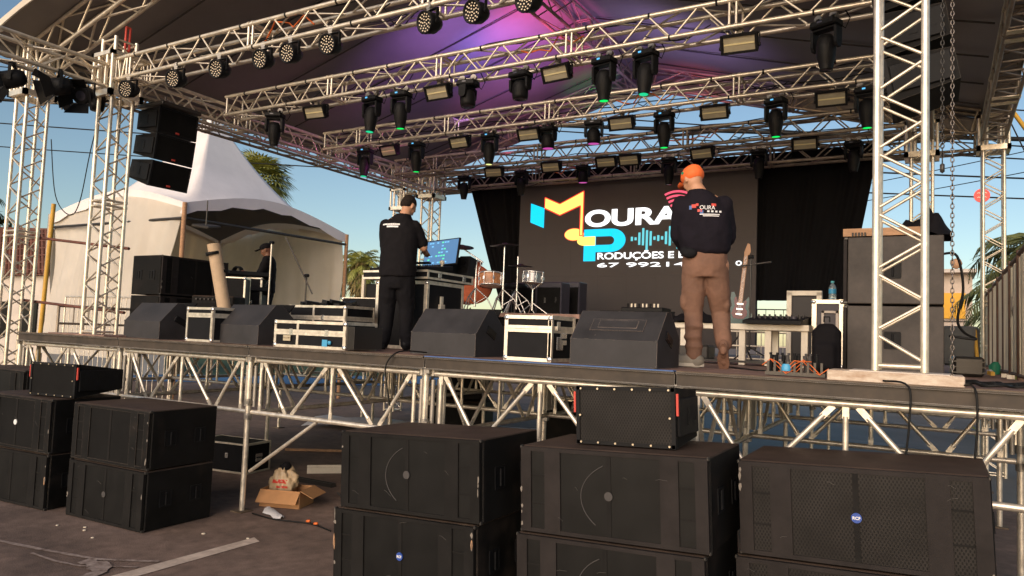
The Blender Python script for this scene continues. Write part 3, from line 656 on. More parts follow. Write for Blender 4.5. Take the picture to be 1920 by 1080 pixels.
def moving_head(lens, disp, long=True, headrot=0, tilt=0):
    t = thing('moving_head_light', '', 'stage lamp', group='moving head lights hanging from the trusses')
    m_ = MB().box((0, 0, -.045), (.20, .15, .062), bev=.014); m_.box((0, -.072, -.04), (.12, .01, .035)).box((.095, 0, -.045), (.02, .1, .04)).box((-.095, 0, -.045), (.02, .1, .04)); m_.build('base', 'black_plastic', t)
    MB().box((-.01, -.079, -.04), (.028 if disp else .04, .004, .015)).build('display', 'em_disp' if disp else 'lens_off', t)
    for s in (-1, 1): MB().box((s*.06, 0, .0), (.025, .03, .04)).tube((s*.06, -.015, .022), (s*.06, .015, .022), .031, 10).build('clamp', 'clamp', t)
    MB().path([(.05, .03, -.02), (.12, .06, -.09), (.16, .05, -.02), (.12, .02, .08)], .0055, 5).build('power_lead', 'black_cable', t)
    if long: arm, hl, prof = .165, .30, [(0, .07), (.045, .068), (.066, .03), (.072, -.03), (.069, -.10), (.055, -.17), (.045, -.215), (.047, -.225), (.040, -.226)]
    else: arm, hl, prof = .12, .2, [(0, .05), (.05, .05), (.07, .02), (.076, -.03), (.076, -.10), (.070, -.135), (.064, -.136)]
    Rz = Matrix.Rotation(headrot, 4, 'Z')
    m_ = MB(); m_.T = Rz; m_.box((0, 0, -.085), (.19, .08, .022), bev=.006)
    for s in (-1, 1):
        m_.prism([(-.042, -.09), (.042, -.09), (.038, -.09-arm*.8), (.022, -.09-arm), (-.022, -.09-arm), (-.038, -.09-arm*.8)], .022, Matrix.Translation((s*.093-.011, 0, 0)) @ Matrix(((0, 0, 1, 0), (1, 0, 0, 0), (0, 1, 0, 0), (0, 0, 0, 1))))
    m_.build('yoke', 'black_plastic', t)
    Mh = Rz @ Matrix.Translation((0, 0, -.09-arm+.05)) @ Matrix.Rotation(tilt, 4, 'X')
    m_ = MB(); m_.lathe(prof, 18, Mh)
    if long:
        for k in range(4): m_.tube(Mh @ Vector((.069*math.cos(k*1.57+.78), .069*math.sin(k*1.57+.78), -.02)), Mh @ Vector((.046*math.cos(k*1.57+.78), .046*math.sin(k*1.57+.78), -.20)), .006, 5)
    h_ = m_.build('head', 'black_plastic', t)
    zr, rr = prof[-1][1], prof[-1][0]
    MB().lathe([(0, zr-.004), (rr*.7, zr-.002), (rr, zr+.001), (rr, zr+.012)], 18, Mh).build('lens', lens, h_)
    return t
def mh_set(Y, z, lst, tname):
    for i, (x, kind, rz) in enumerate(lst):
        key = kind
        if key not in MH:
            lens, disp, lg_, hr, tl = MHK[kind]; MH[key] = moving_head(lens, disp, lg_, hr, tl); o = MH[key]
        else: o = dup(MH[key], None)
        o.location = (x, Y, z+.01); o.rotation_euler = (0, 0, rz); o.scale = (1.1, 1.1, 1.0)
        o['label'] = '%s on the %s, %s from the left' % (MHN[kind], tname, ordn[i])
MH = {}
MHK = {'g': ('em_green', True, True, 0, R(3)), 't': ('em_teal', True, True, 0, R(-4)), 'o': ('lens_off', False, True, 0, R(2)), 'w': ('lens_off', False, False, 0, R(3)), 's': ('lens_off', False, False, R(80), R(-5)), 'p': ('em_lens_pink', False, False, 0, R(4)), 'y': ('em_lime', True, True, 0, 0)}
MHN = {'g': 'moving head light with green lens', 't': 'moving head light with teal lens', 'o': 'unlit long black moving head light', 'w': 'short wide unlit moving head light', 's': 'short unlit moving head light turned sideways', 'p': 'short moving head light with purple lens', 'y': 'moving head light with pale lime lens'}
mh_set(6.40, 4.41, [(-7.3, 'o', R(25)), (-5.69, 't', R(-4)), (-5.26, 'g', R(4)), (-4.35, 's', R(10)), (-3.70, 'w', R(-6)), (-2.77, 'g', R(-12)), (-2.35, 't', R(-14)), (-.78, 'o', R(-22))], 'second truss')
mh_set(8.20, 4.39, [(-7.37, 't', R(10)), (-6.41, 'g', 0), (-5.18, 'y', 0), (-4.3, 'p', R(-8)), (-3.66, 'p', R(12)), (-2.76, 'g', R(-10)), (-1.50, 'g', R(-12)), (-.60, 'g', R(-10))], 'third truss')
mh_set(10.8, 4.52, [(-7.33, 'o', R(10)), (-6.15, 'o', 0), (-4.99, 'p', 0), (-3.54, 'o', R(5)), (-2.2, 'o', 0), (-.95, 'o', R(-10))], 'rear truss')

def strobe_proto(face='strobe_face'):
    t = thing('strobe_panel', '', 'stage lamp', group='rectangular strobe panels hanging from the trusses')
    M = Matrix.Translation((0, -.02, -.125)) @ Matrix.Rotation(R(28), 4, 'X')
    m_ = MB(); m_.T = M; m_.box((0, .05, 0), (.31, .07, .165), bev=.012).box((0, .008, .073), (.31, .03, .018)).box((0, .008, -.073), (.31, .03, .018)).box((.146, .008, 0), (.018, .03, .14)).box((-.146, .008, 0), (.018, .03, .14)); m_.box((0, .10, 0), (.22, .05, .12), bev=.01)
    m_.build('housing', 'black_plastic', t)
    m_ = MB(); m_.T = M; m_.box((0, .012, 0), (.262, .01, .122)); f_ = m_.build('front_panel', face, t)
    m_ = MB(); m_.T = M; m_.box((0, .006, 0), (.255, .008, .014)); m_.build('tube_line', 'strobe_line', f_)
    m_ = MB()
    for s in (-1, 1): m_.box((s*.165, .03, -.085), (.008, .03, .12)); m_.tube((s*.15, .03, -.13), (s*.175, .03, -.13), .016)
    m_.box((0, .03, -.025), (.335, .03, .008)); m_.build('bracket', 'black_plastic', t)
    MB().box((0, .03, .0), (.04, .035, .04)).tube((0, .01, .02), (0, .05, .02), .031, 10).build('clamp', 'clamp', t)
    return t
strobes = [(x, 6.32, 4.42, 'second') for x in (-6.52, -4.69, -3.25, -1.47)]+[(x, 8.12, 4.41, 'third') for x in (-6.85, -5.62, -4.54, -3.27, -2.15, -.93)]+[(x, 9.86, 4.41, 'fourth') for x in (-6.13, -5.10, -4.19, -3.83, -2.77, -1.44)]
cnt = {}; lbs = []
for s in strobes: lbs.append('%s rectangular strobe panel from the left on the %s truss' % (ordn[cnt.get(s[3], 0)], s[3])); cnt[s[3]] = cnt.get(s[3], 0)+1
place_many(strobe_proto, [s[:3] for s in strobes], lbs, [R(random.uniform(-6, 6)) for _ in strobes])

# barn door lamps at the far left
def barn_lamp():
    t = thing('barn_door_lamp', '', 'stage lamp', group='barn door lamps at the upper left')
    M = Matrix.Translation((0, 0, -.16)) @ Matrix.Rotation(R(20), 4, 'X') @ Matrix.Rotation(R(90), 4, 'X')
    MB().lathe([(0, -.2), (.06, -.2), (.09, -.15), (.095, 0), (.085, 0), (0, -.01)], 16, M).build('lamp_body', 'black_plastic', t)
    MB().lathe([(0, .0), (.06, -.004), (.08, -.006)], 16, M).build('lens', 'lens_off', t)
    for k in range(4):
        a = k*math.pi/2; m_ = MB(); m_.T = M @ Matrix.Rotation(a, 4, 'Z'); s = .085
        m_.add([(s, -s, 0), (s, s, 0), (s+.09, s+.05, .12), (s+.09, -s-.05, .12), (s+.005, -s, 0), (s+.005, s, 0), (s+.096, s+.05, .118), (s+.096, -s-.05, .118)], [(0, 1, 2, 3), (7, 6, 5, 4), (0, 4, 5, 1), (1, 5, 6, 2), (2, 6, 7, 3), (3, 7, 4, 0)])
        m_.build('barn_door', 'black_plastic', t)
    MB().box((-.11, .07, -.08), (.008, .03, .18)).box((.11, .07, -.08), (.008, .03, .18)).box((0, .07, .005), (.228, .03, .008)).tube((0, .05, .03), (0, .09, .03), .032).build('yoke', 'black_plastic', t)
    return t
o1, o2, o3 = place_many(barn_lamp, [(-8.4, 3.78, 4.30), (-8.15, 4.12, 4.30), (-8.14, 4.42, 4.30)], ['barn door lamp cut by the left photo edge under the forward truss', 'barn door lamp with wide open flaps below the forward truss at upper left', 'barn door lamp nearest the left tower under the forward truss'], [R(-40), R(-20), R(30)])
t = thing('flood_lamp', 'small square flood lamp hanging on a rod beside the leftmost tower', 'stage lamp', (-9.25, 4.85, 4.42), (R(0), 0, R(-30)))
MB().box((0, 0, -.10), (.16, .09, .15), (R(35), R(20), 0), bev=.01).build('housing', 'black_plastic', t)
MB().box((0, -.052, -.135), (.12, .01, .10), (R(35), R(20), 0)).build('front_glass', 'strobe_face', t)
MB().tube((-.14, 0, .1), (-.08, 0, -.1), .008).tube((-.14, 0, .1), (.02, .02, .06), .008).tube((.02, .02, .06), (.09, 0, -.05), .008).build('bracket', 'black_plastic', t)
t = thing('camera_box', 'small dark fixture clamped on the left front tower below its sleeve block', 'fixture', (BX-.2, FY-.1, 4.12))
MB().lathe([(0, 0), (.07, 0), (.085, .06), (.085, .2), (0, .2)], 14).build('housing', 'black_plastic', t); MB().tube((.08, .02, .1), (.2, .05, .12), .012).build('bracket', 'black_plastic', t)

# coloured light of the rig on the canvas
def spot(name, loc, to, col, e, size=60, blend=1.0, rad=.15):
    d = bpy.data.lights.new(name, 'SPOT'); d.energy = e; d.color = col; d.spot_size = R(size); d.spot_blend = blend; d.shadow_soft_size = rad
    o = bpy.data.objects.new(name, d); COL.objects.link(o); o.location = loc; o.rotation_euler = (Vector(loc)-Vector(to)).to_track_quat('Z', 'Y').to_euler(); return o
spot('magenta_beam', (-4.7, 8.3, 4.8), (-5.25, 9.5, 6.4), (1.0, .12, .42), 264, 62)
spot('blue_beam', (-5.1, 8.4, 4.8), (-6.0, 9.7, 6.2), (.22, .2, 1.0), 208, 60)
spot('violet_beam', (-5.6, 8.1, 4.75), (-6.3, 9.3, 6.1), (.55, .25, 1.0), 120, 120)
spot('violet_wash', (-3.4, 9.9, 4.75), (-3.6, 10.6, 6.3), (.5, .36, .9), 88, 130)
spot('pink_wash', (-5.9, 9.9, 4.7), (-6.7, 11.2, 6.0), (1.0, .2, .45), 48, 80)
spot('green_beam', (-5.0, 11.2, 4.7), (-5.47, 11.95, 6.36), (.04, 1.0, .2), 27, 42)
spot('red_beam', (-4.9, 10.9, 4.7), (-5.35, 11.4, 6.38), (1.0, .06, .06), 21, 40)
spot('red_back_beam', (-3.6, 11.2, 4.7), (-3.6, 12.4, 6.3), (1.0, .10, .10), 37, 62)
spot('magenta_side_beam', (-6.4, 8.2, 4.0), (-8.3, 8.6, 4.6), (1.0, .15, .7), 24, 100)

# ------------------------------------------------------------------ led screen and curtains
YS = 11.28
t = thing('led_screen', 'large dark led screen at the back of the stage showing the MOURA logo', 'led screen', (-4.35, YS, 1.5))
mb = MB(); X1, X2 = -6.42+4.35, -2.31+4.35; Zb, Zt2 = .12, 2.90
nx, nz = 8, 5
for i in range(nx):
    for j in range(nz):
        a = X1+(X2-X1)*i/nx; b = Zb+(Zt2-Zb)*j/nz
        mb.box((a+(X2-X1)/nx/2, .03, b+(Zt2-Zb)/nz/2), ((X2-X1)/nx-.001, .06, (Zt2-Zb)/nz-.001))
mb.build('panel', 'screen_face', t); MB().box(((X1+X2)/2, .10, (Zb+Zt2)/2), (X2-X1, .06, Zt2-Zb)).build('backing', 'drape', t)
def P(px, py): return px, py
# logo geometry in screen coordinates (local x, z) measured on the plane
def shape(name, pts, mt, y=-.006, th=.004):
    n = len(pts); m_ = MB(); vs = [(x, y, z) for x, z in pts]+[(x, y+th, z) for x, z in pts]
    m_.add(vs, [tuple(range(n)), tuple(range(n, 2*n))[::-1]]+[((i+1) % n, i, n+i, n+(i+1) % n) for i in range(n)])
    return m_.build(name, mt, t)
def shp(name, pts, mt, y=-.006): return shape(name, pts, mt, y)
# red / blue halo rims sit just behind the coloured shapes
def grow(pts, k):
    cx = sum(p[0] for p in pts)/len(pts); cz = sum(p[1] for p in pts)/len(pts)
    return [(p[0]+k*(1 if p[0] > cx else -1), p[1]+k*(1 if p[1] > cz else -1)) for p in pts]
CY = [(-1.85, 2.54), (-1.58, 2.44), (-1.58, 2.09), (-1.85, 2.20)]
YE = [(-1.575, 2.63), (-1.28, 2.50), (-.83, 2.70), (-.83, 1.93), (-.885, 1.93), (-.885, 2.45), (-1.275, 2.30), (-1.575, 2.44)]
shp('cyan_mark', CY, 'em_cyan'); shp('yellow_note', YE, 'em_yellow')
rim = MB()
for pts in (YE,):
    for i in range(len(pts)):
        a, b = pts[i], pts[(i+1) % len(pts)]; rim.tube((a[0], -.002, a[1]), (b[0], -.002, b[1]), .011, 5)
rim.build('note_outline', 'em_halo_red', t)
def ell(cx, cz, rx, rz, n=26, a0=0, a1=2*math.pi): return [(cx+rx*math.cos(a0+(a1-a0)*i/n), cz+rz*math.sin(a0+(a1-a0)*i/n)) for i in range(n)]
shp('note_head', ell(-.99, 1.955, .175, .10), 'em_yellow', -.007); shp('note_head_outline', ell(-.99, 1.955, .187, .112), 'em_halo_red', -.003)
shp('lower_note_head', [(-.59, 1.91), (-.59, 1.755)]+ell(-.78, 1.832, .145, .078, 14, -math.pi/2, -3*math.pi/2), 'em_yellow', -.011)
# letter P with rounded bowl, as one outline with its counter bridged
n = 14
outer = [(-.80, 2.03), (-.30, 2.03)]+[(-.30+.25*math.sin(math.pi*i/n), 1.835+.195*math.cos(math.pi*i/n)) for i in range(1, n)]+[(-.30, 1.64), (-.58, 1.64), (-.58, 1.49), (-.80, 1.49)]
m_ = MB(); 
bow_o = [(-.30+.25*math.sin(math.pi*i/n), 1.835+.195*math.cos(math.pi*i/n)) for i in range(n+1)]
bow_i = [(-.33+.08*math.sin(math.pi*i/n), 1.833+.072*math.cos(math.pi*i/n)) for i in range(n+1)]
vs = [(x, -.0065, z) for x, z in bow_o+bow_i]; m_.add(vs, [(i, i+1, n+2+i, n+1+i) for i in range(n)])
for (x0, x1, z0, z1) in ((-.80, -.58, 1.49, 2.03), (-.58, -.30, 1.905, 2.03), (-.58, -.30, 1.64, 1.761)): m_.add([(x0, -.0065, z0), (x1, -.0065, z0), (x1, -.0065, z1), (x0, -.0065, z1)], [(0, 1, 2, 3)])
m_.add([(-.33, -.0065, 1.905), (-.30, -.0065, 1.905), (-.30, -.0065, 2.03), (-.33, -.0065, 2.03)], [])
m_.build('letter_p', 'em_cyan', t)
def word(name, txt, x0, z0, x1, capz, mt, off=.0):
    me = text_mesh(txt, 1, Matrix(), .01, 0)
    xs_ = [v.co.x for v in me.vertices]; ys_ = [v.co.y for v in me.vertices if True]
    bpy.data.meshes.remove(me)
    H_ = {'R': .69}.get('R'); k = (capz-z0)/H_
    me = text_mesh(txt, 1, Matrix(), .003, off); w_ = max(v.co.x for v in me.vertices)-min(v.co.x for v in me.vertices); mn = min(v.co.x for v in me.vertices)
    sx_ = (x1-x0)/w_
    me.transform(Matrix.Translation((x0, -.008, z0)) @ UPX @ Matrix.Diagonal((sx_, k, 1, 1)) @ Matrix.Translation((-mn, 0, 0)))
    m2 = MB(); mesh_into(m2, me); return m2.build(name, mt, t)
word('name_text', 'OURA', -.79, 2.085, .855, 2.345, 'em_white', .035)
word('word_text', 'RODUÇÕES E E', -.54, 1.52, .942, 1.625, 'em_white', .014)
word('word_text', 'VENTOS', 1.01, 1.52, 1.58, 1.625, 'em_white', .014)
word('phone_text', '67 99214', -.54, 1.385, .97, 1.455, 'em_white', .004)
word('digit_text', '0', 1.74, 1.385, 1.83, 1.455, 'em_white', .004)
m_ = MB(); hs = [.045, .03, .13, .18, .21, .15, .035, .06, .035, .13, .2, .1, .19, .12, .06, .14, .18, .05, .03]
for i, h_ in enumerate(hs):
    x = .06+i*.0640; zc = 1.845+(.03 if i in (3, 10) else -.03 if i in (4, 12) else 0)
    m_.box((x, -.006, zc), (.036, .004, 2*h_*.78))
m_.build('sound_wave', 'em_lightblue', t)
m_ = MB(); cx, cz = .795, 2.17
for r in (.12, .19, .26, .33, .40):
    pts = [(cx+r*math.cos(a), cz+r*math.sin(a)) for a in [R(118)+R(-56)*i/12 for i in range(13)]]; pin = [(cx+(r+.035)*math.cos(a), cz+(r+.035)*math.sin(a)) for a in [R(118)+R(-56)*i/12 for i in range(13)]]
    vs = [(x, -.008, z) for x, z in pts+pin]; m_.add(vs, [(i, i+1, 14+i, 13+i) for i in range(12)])
m_.build('signal_arcs', 'em_pink', t)

def drape(name, label, pts_top, pts_bot, n=60, y=YS+.0, amp=.035, mt='drape'):
    """pleated curtain from a top line to a bottom line"""
    m_ = MB(); vs = []; rows = 10
    for j in range(rows+1):
        v = j/rows
        for i in range(n+1):
            u = i/n; a = Vector(pts_top[0]).lerp(Vector(pts_top[1]), u); b = Vector(pts_bot[0]).lerp(Vector(pts_bot[1]), u); p = a.lerp(b, v)
            p.y += amp*math.sin(i*1.35)*(0.6+.4*math.sin(i*.31))+.01*math.sin(v*9+i); vs.append(p)
    k = len(vs); F = [(j*(n+1)+i, j*(n+1)+i+1, (j+1)*(n+1)+i+1, (j+1)*(n+1)+i) for j in range(rows) for i in range(n)]
    m_.add(vs, F, True); m_.add([v+Vector((0, .012, 0)) for v in vs], [f[::-1] for f in F], True)
    return tag(m_.build(name, mt), label, 'curtain')
drape('stage_curtain', 'black curtain left of the led screen with a slanted outer edge', [(-7.60, 11.32, 4.60), (-6.36, 11.42, 4.60)], [(-6.62, 11.32, 1.75), (-6.36, 11.42, 1.55)], 36)
drape('stage_curtain', 'strip of black curtain behind the rear truss above the led screen', [(-6.5, 11.45, 4.62), (-2.2, 11.45, 4.62)], [(-6.5, 11.45, 4.2), (-2.2, 11.45, 4.2)], 90)
drape('stage_curtain', 'wide black curtain right of the led screen, ending above the floor', [(-2.42, 11.40, 4.60), (-.66, 11.32, 4.60)], [(-2.42, 11.40, 2.36), (-1.07, 11.32, 2.36)], 54, amp=.03)

from mathutils import noise as mn
def remeshed(name, mb, voxel, mt, parent, smooth=6, fold=0, fz=1.0):
    me = mb.mesh('tmp', mt); o = bpy.data.objects.new(name, me); COL.objects.link(o)
    r_ = o.modifiers.new('r', 'REMESH'); r_.mode = 'VOXEL'; r_.voxel_size = voxel; r_.use_smooth_shade = True
    s_ = o.modifiers.new('s', 'SMOOTH'); s_.iterations = smooth; s_.factor = .5
    dg = bpy.context.evaluated_depsgraph_get(); dg.update(); new = bpy.data.meshes.new_from_object(o.evaluated_get(dg)); o.modifiers.clear(); o.data = new
    bpy.data.meshes.remove(me)
    if fold:
        nr = [v.normal.copy() for v in new.vertices]
        for v, n_ in zip(new.vertices, nr):
            p = Vector((v.co.x*6, v.co.y*6, v.co.z*6*fz)); q = mn.noise_vector(p*.7)*.8
            a = 1-abs(mn.noise(p+q))*2.6; b = 1-abs(mn.noise(p*2.1+q+Vector((5, 3, 1))))*2.6
            v.co += n_*fold*(max(a, -.6)*.8+max(b, -.6)*.4)
    new.materials.clear(); new.materials.append(MATS[mt]); new.polygons.foreach_set('use_smooth', [True]*len(new.polygons))
    if parent: o.parent = parent
    return o

# ------------------------------------------------------------------ stage monitors (wedges)
def wedge(label, loc, rz, W=.66, plate=False, group='wedge monitors along the front edge of the stage'):
    t = thing('wedge_monitor', label, 'stage monitor', loc, (0, 0, rz), group)
    pr = [(0, 0), (.0, .185), (.19, .395), (.27, .395), (.47, .22), (.47, 0)]
    M = Matrix.Translation((-W/2, 0, 0)) @ Matrix(((0, 0, 1, 0), (1, 0, 0, 0), (0, 1, 0, 0), (0, 0, 0, 1)))
    MB().prism(pr, W, M).build('cabinet', 'monitor_paint', t)
    m_ = MB(); a = math.atan2(.21, .19)
    MB().box((0, .37, .315), (W-.06, .012, .24), (R(49)+R(-90)+R(0), 0, 0)).build('speaker_grille', 'grille_dark', t)
    if plate: m_.box((0, .0925, .292), (W*.62, .11, .006), (a, 0, 0)); m_.box((0, .096, .2975), (W*.45, .07, .006), (a, 0, 0)); m_.build('rear_plate', 'monitor_paint', t)
    for s in (-1, 1):
        MB().box((s*(W/2+.001), .24, .2), (.012, .15, .07), (R(-25), 0, 0), bev=.004).box((s*(W/2+.004), .24, .2), (.012, .11, .04), (R(-25), 0, 0)).build('side_handle', 'black_gloss', t)
    m_ = MB()
    for s in (-1, 1):
        for y, z in ((.0, .185), (.0, .01)): m_.box((s*(W/2-.006), y+.002, z), (.018, .012, .018), bev=.003)
    for k in range(4): m_.box((random.uniform(-W/2, W/2), -.001, .186), (random.uniform(.01, .03), .005, .005))
    m_.build('worn_corner', 'mark_grey', t); return t
Z = DZ+.004
wedge('leftmost wedge monitor on the stage edge below the tall black speakers', (-7.53, 4.93, Z), R(-3), .69)
wedge('second wedge monitor from the left between the small and the long flight case', (-5.99, 4.93, Z), R(-4), .68)
wedge('wedge monitor just right of the legs of the man in black', (-3.565, 5.03, Z), 0, .66)
wedge('rightmost wedge monitor in front of the white bench, with a shallow plate on its back', (-1.965, 4.84, Z), R(-1), .66, True)

# ------------------------------------------------------------------ flight cases
def flight_case(label, loc, rz, W, D, H, splits=(), lid=None, group=None, name='flight_case', panel='case_panel', latches=1, tr=.028, ft=0, handle=False):
    """origin bottom centre of the front"""
    t = thing(name, label, 'flight case', loc, (0, 0, rz), group)
    MB().box((0, D/2, H/2), (W-.01, D-.01, H-.01)).build('panel', panel, t)
    m_ = MB(); h = tr
    xs_ = [-W/2+h/2, W/2-h/2]+[-W/2+W*s for s in splits]
    for x in xs_:
        m_.box((x, .0, H/2), (h, .008, H)); m_.box((x, D, H/2), (h, .008, H)); m_.box((x, D/2, H), (h, D, .008))
    zs_ = [h/2, H-h/2]+([H*lid, H*lid-h*.9] if lid else [])
    for z in zs_:
        m_.box((0, -.0015, z), (W, .008, h)); m_.box((0, D+.0015, z), (W, .008, h))
        for s in (-1, 1): m_.box((s*(W/2-.001), D/2, z), (.008, D, h))
    for s in (-1, 1):
        for y in (h/2, D-h/2): m_.box((s*(W/2+.0005), y, H/2), (.008, h, H))
    m_.build('edge_trim', 'galv', t)
    for sx in (-1, 1):
        for z in (.02, H-.02):
            MB().lathe([(0, -.012), (.018, -.010), (.026, 0), (.018, .010), (0, .012)], 10, Matrix.Translation((sx*(W/2-.012), .004, z)) @ Matrix.Rotation(R(90), 4, 'X')).build('corner_cap', 'chrome', t)
    zl = H*(lid or .6)
    for k in range(latches):
        x = (-W*.25+k*W*.5) if latches > 1 else W*.12
        MB().box((x, -.007, zl-.01), (.045, .008, .06), bev=.003).box((x, -.012, zl-.005), (.02, .008, .03)).build('latch', 'chrome', t)
    m_ = MB(); m_.box((W/2+.004, D/2, H*.5), (.008, .11, .09), bev=.003); l_ = m_.build('side_handle', 'chrome', t); MB().tube((W/2+.016, D/2-.035, H*.5), (W/2+.016, D/2+.035, H*.5), .007).build('grip', 'black_plastic', l_)
    return t
flight_case('small upright flight case between the two left wedge monitors', (-6.47, 4.86, Z), R(-3), .43, .4, .35, lid=.8, latches=0, tr=.024)
t = flight_case('long low flight case with silver trim on the stage edge', (-4.86, 4.79, Z), R(1), .86, .42, .245, splits=(.34,), lid=.62, latches=2, tr=.026)
MB().box((-.26, -.008, .085), (.09, .008, .05)).tube((-.29, -.018, .09), (-.23, -.018, .09), .006).build('front_handle', 'bolt', t)
MB().lathe([(0, 0), (.018, 0), (.018, .012), (0, .012)], 10, Matrix.Translation((.26, -.005, .06)) @ Matrix.Rotation(R(90), 4, 'X')).box((.2, -.006, .055), (.06, .006, .06)).build('connector', 'blue_plastic', t)
m_ = MB()
for k in range(7): m_.box((.446+k*.012, .2, .11), (.006, .38, .20))
m_.build('side_ribs', 'metal_dark', t)
flight_case('flight case with pinkish trim behind the long low case, black gear on its lid', (-5.57, 5.58, Z), R(0), .80, .45, .42, splits=(.45,), lid=.72, latches=1, tr=.024)
MB_ = MB()
for k in range(12): MB_.box((-.3+k*.055, .2+.05*math.sin(k*2), .44+.02*math.sin(k*3.3)), (.07, .2, .035), (random.uniform(-.2, .2), random.uniform(-.25, .25), random.uniform(-.5, .5)))
tag(MB_.build('folded_stands', 'black_plastic', None, (-5.57, 5.58, Z)), 'pile of folded black stands lying on the flight case behind the long low one', 'stands')
t = flight_case('flight case with side latches between the two right wedge monitors', (-2.66, 4.86, Z), 0, .40, .40, .345, splits=(.98,), lid=.74, latches=0, tr=.027)
MB().box((.208, .1, .27), (.012, .05, .07), bev=.003).box((.208, .13, .14), (.012, .1, .1), bev=.003).build('side_latch', 'chrome', t)

# ------------------------------------------------------------------ mixing position
t = flight_case('large rack case carrying the mixing console in front of the man in black', (-4.90, 6.12, Z), 0, .68, .68, .72, splits=(.55,), lid=None, latches=1, tr=.035)
MB().box((.352, .25, .40), (.02, .05, .34), bev=.004).box((.355, .25, .45), (.03, .09, .07), bev=.004).build('hinge_bar', 'galv', t)
t = thing('mixing_console', 'mixing console in its open flight case tray on the rack case', 'mixing console', (-4.98, 6.08, Z+.735), (0, 0, R(0)))
MB().box((.02, .42, .045), (.86, .86, .09)).build('tray', 'case_panel', t)
m_ = MB()
for z in (.012, .085): m_.box((.02, -.012, z), (.87, .01, .022)); m_.box((.455, .42, z), (.01, .88, .022))
for y in (.0, .84): m_.box((.456, y, .05), (.01, .025, .09))
m_.build('tray_trim', 'galv', t)
for y in (.2, .66): MB().box((.462, y, .05), (.012, .06, .055), bev=.003).build('tray_latch', 'chrome', t)
MB().box((0, .3, .13), (.78, .5, .06), (R(7), 0, 0), bev=.01).build('mixer_body', 'black_plastic', t)
m_ = MB()
for i in range(22):
    x = -.36+i*.033; m_.box((x, .16+.04*math.sin(i*1.7), .150), (.012, .022, .014)); 
    for k in range(3): m_.tube((x, .32+k*.06, .16), (x, .32+k*.06, .185), .006, 6)
m_.build('fader', 'mark_grey', t)
t = thing('computer_monitor', 'computer monitor showing blue and green software panels in front of the man in black', 'monitor', (-4.90, 6.80, Z+.90), (R(0), 0, R(-6)))
MB().box((0, .02, .20), (.52, .03, .32), (R(-12), R(-3), 0), bev=.006).build('housing', 'black_plastic', t)
SCM = Matrix.Translation((0, .02, .20)) @ Euler((R(-12), R(-3), 0)).to_matrix().to_4x4()
mat('em_screen', (.02, .04, .06), .3, emit=.55, ecol=(.10, .24, .46)); mat('em_scr_g', (.02, .04, .06), .3, emit=.8, ecol=(.1, .7, .35)); mat('em_scr_b', (.02, .04, .06), .3, emit=.8, ecol=(.15, .45, .75))
m_ = MB(); m_.T = SCM; m_.box((0, -.017, 0), (.49, .004, .29)); s_ = m_.build('screen', 'em_screen', t)
for mt_, nn in (('em_scr_g', 10), ('em_scr_b', 26)):
    m_ = MB(); m_.T = SCM; used_ = set()
    for k in range(nn):
        i, j = random.randrange(9), random.randrange(7)
        if (i, j) in used_: continue
        used_.add((i, j)); m_.box((-.21+i*.038, -.0195 - (.0006 if mt_ == 'em_scr_g' else 0), -.12+j*.04), (.028, .003, .016))
    m_.build('screen_panel', mt_, s_)
MB().box((.02, .05, .03), (.05, .03, .12)).box((.02, .04, -.02), (.22, .16, .015)).build('stand', 'black_plastic', t)
t = thing('keyboard', 'black keyboard by the hand of the man in black', 'keyboard', (-4.86, 6.22, Z+.905), (R(7), 0, R(6)))
MB().box((0, .07, .01), (.34, .13, .02), bev=.004).build('body', 'black_plastic', t)
m_ = MB()
for i in range(14):
    for j in range(4): m_.box((-.15+i*.023, .03+j*.027, .023), (.018, .021, .008))
m_.build('keys', 'grille_dark', t)
for k, (x, y, lb) in enumerate(((-4.93, 6.98, 'left one of two small black desk speakers behind the computer monitor'), (-4.74, 7.05, 'right one of two small black desk speakers behind the computer monitor'))):
    t = thing('desk_speaker', lb, 'speaker', (x, y, Z+.84), (0, 0, R(-20+25*k)), 'desk speakers')
    MB().box((0, .09, .12), (.15, .17, .24), (R(-8), 0, 0), bev=.01).build('cabinet', 'black_plastic', t)
    m_ = MB(); round_disc(m_, (0, .0, .08), .05); round_disc(m_, (0, -.01, .18), .022); m_.build('driver', 'grille_dark', t)
t = thing('work_lamp', 'small lamp knob with pale head on the console beside the desk speakers', 'lamp', (-4.62, 6.45, Z+.87))
MB().lathe([(0, 0), (.03, 0), (.03, .015), (.012, .03), (.012, .05), (.028, .065), (.025, .095), (0, .1)], 12).build('body', 'bench_paint', t)

# ------------------------------------------------------------------ backline left
def front_facing_side_sub(label, loc, rz): return subwoofer(label, loc, rz, W=1.05, D=.62, H=.535, badge=None, grille='grille_dark', group='tall black side fill speakers on the stage')
front_facing_side_sub('upper black side fill speaker at the left rear of the stage', (-8.86, 6.55, Z+.54), R(90))
front_facing_side_sub('lower black side fill speaker at the left rear of the stage', (-8.86, 6.55, Z), R(90))
o = subwoofer('upper black side fill speaker behind the big right tower, a wooden crate on top', (-.60, 6.72, Z+.535), R(-90), W=.98, D=.66, H=.525, badge=None, group='tall black side fill speakers on the stage', body='side_fill_paint', hmat='black_gloss', one=True)
o = subwoofer('lower black side fill speaker behind the big right tower', (-.60, 6.72, Z), R(-90), W=.98, D=.66, H=.525, badge=None, group='tall black side fill speakers on the stage', body='side_fill_paint', hmat='black_gloss', one=True)
for lb, z0 in (('side_plate', Z+.54), ('side_plate', Z)):
    pass
t = thing('carpet_roll', 'pale cardboard tube roll tied with dark bands leaning beside the left side fill', 'roll', (-7.72, 6.25, Z), (R(9), R(-8), 0))
MB().tube((0, 0, .0), (0, 0, 1.22), .080, 20).build('roll', 'roll_paper', t)
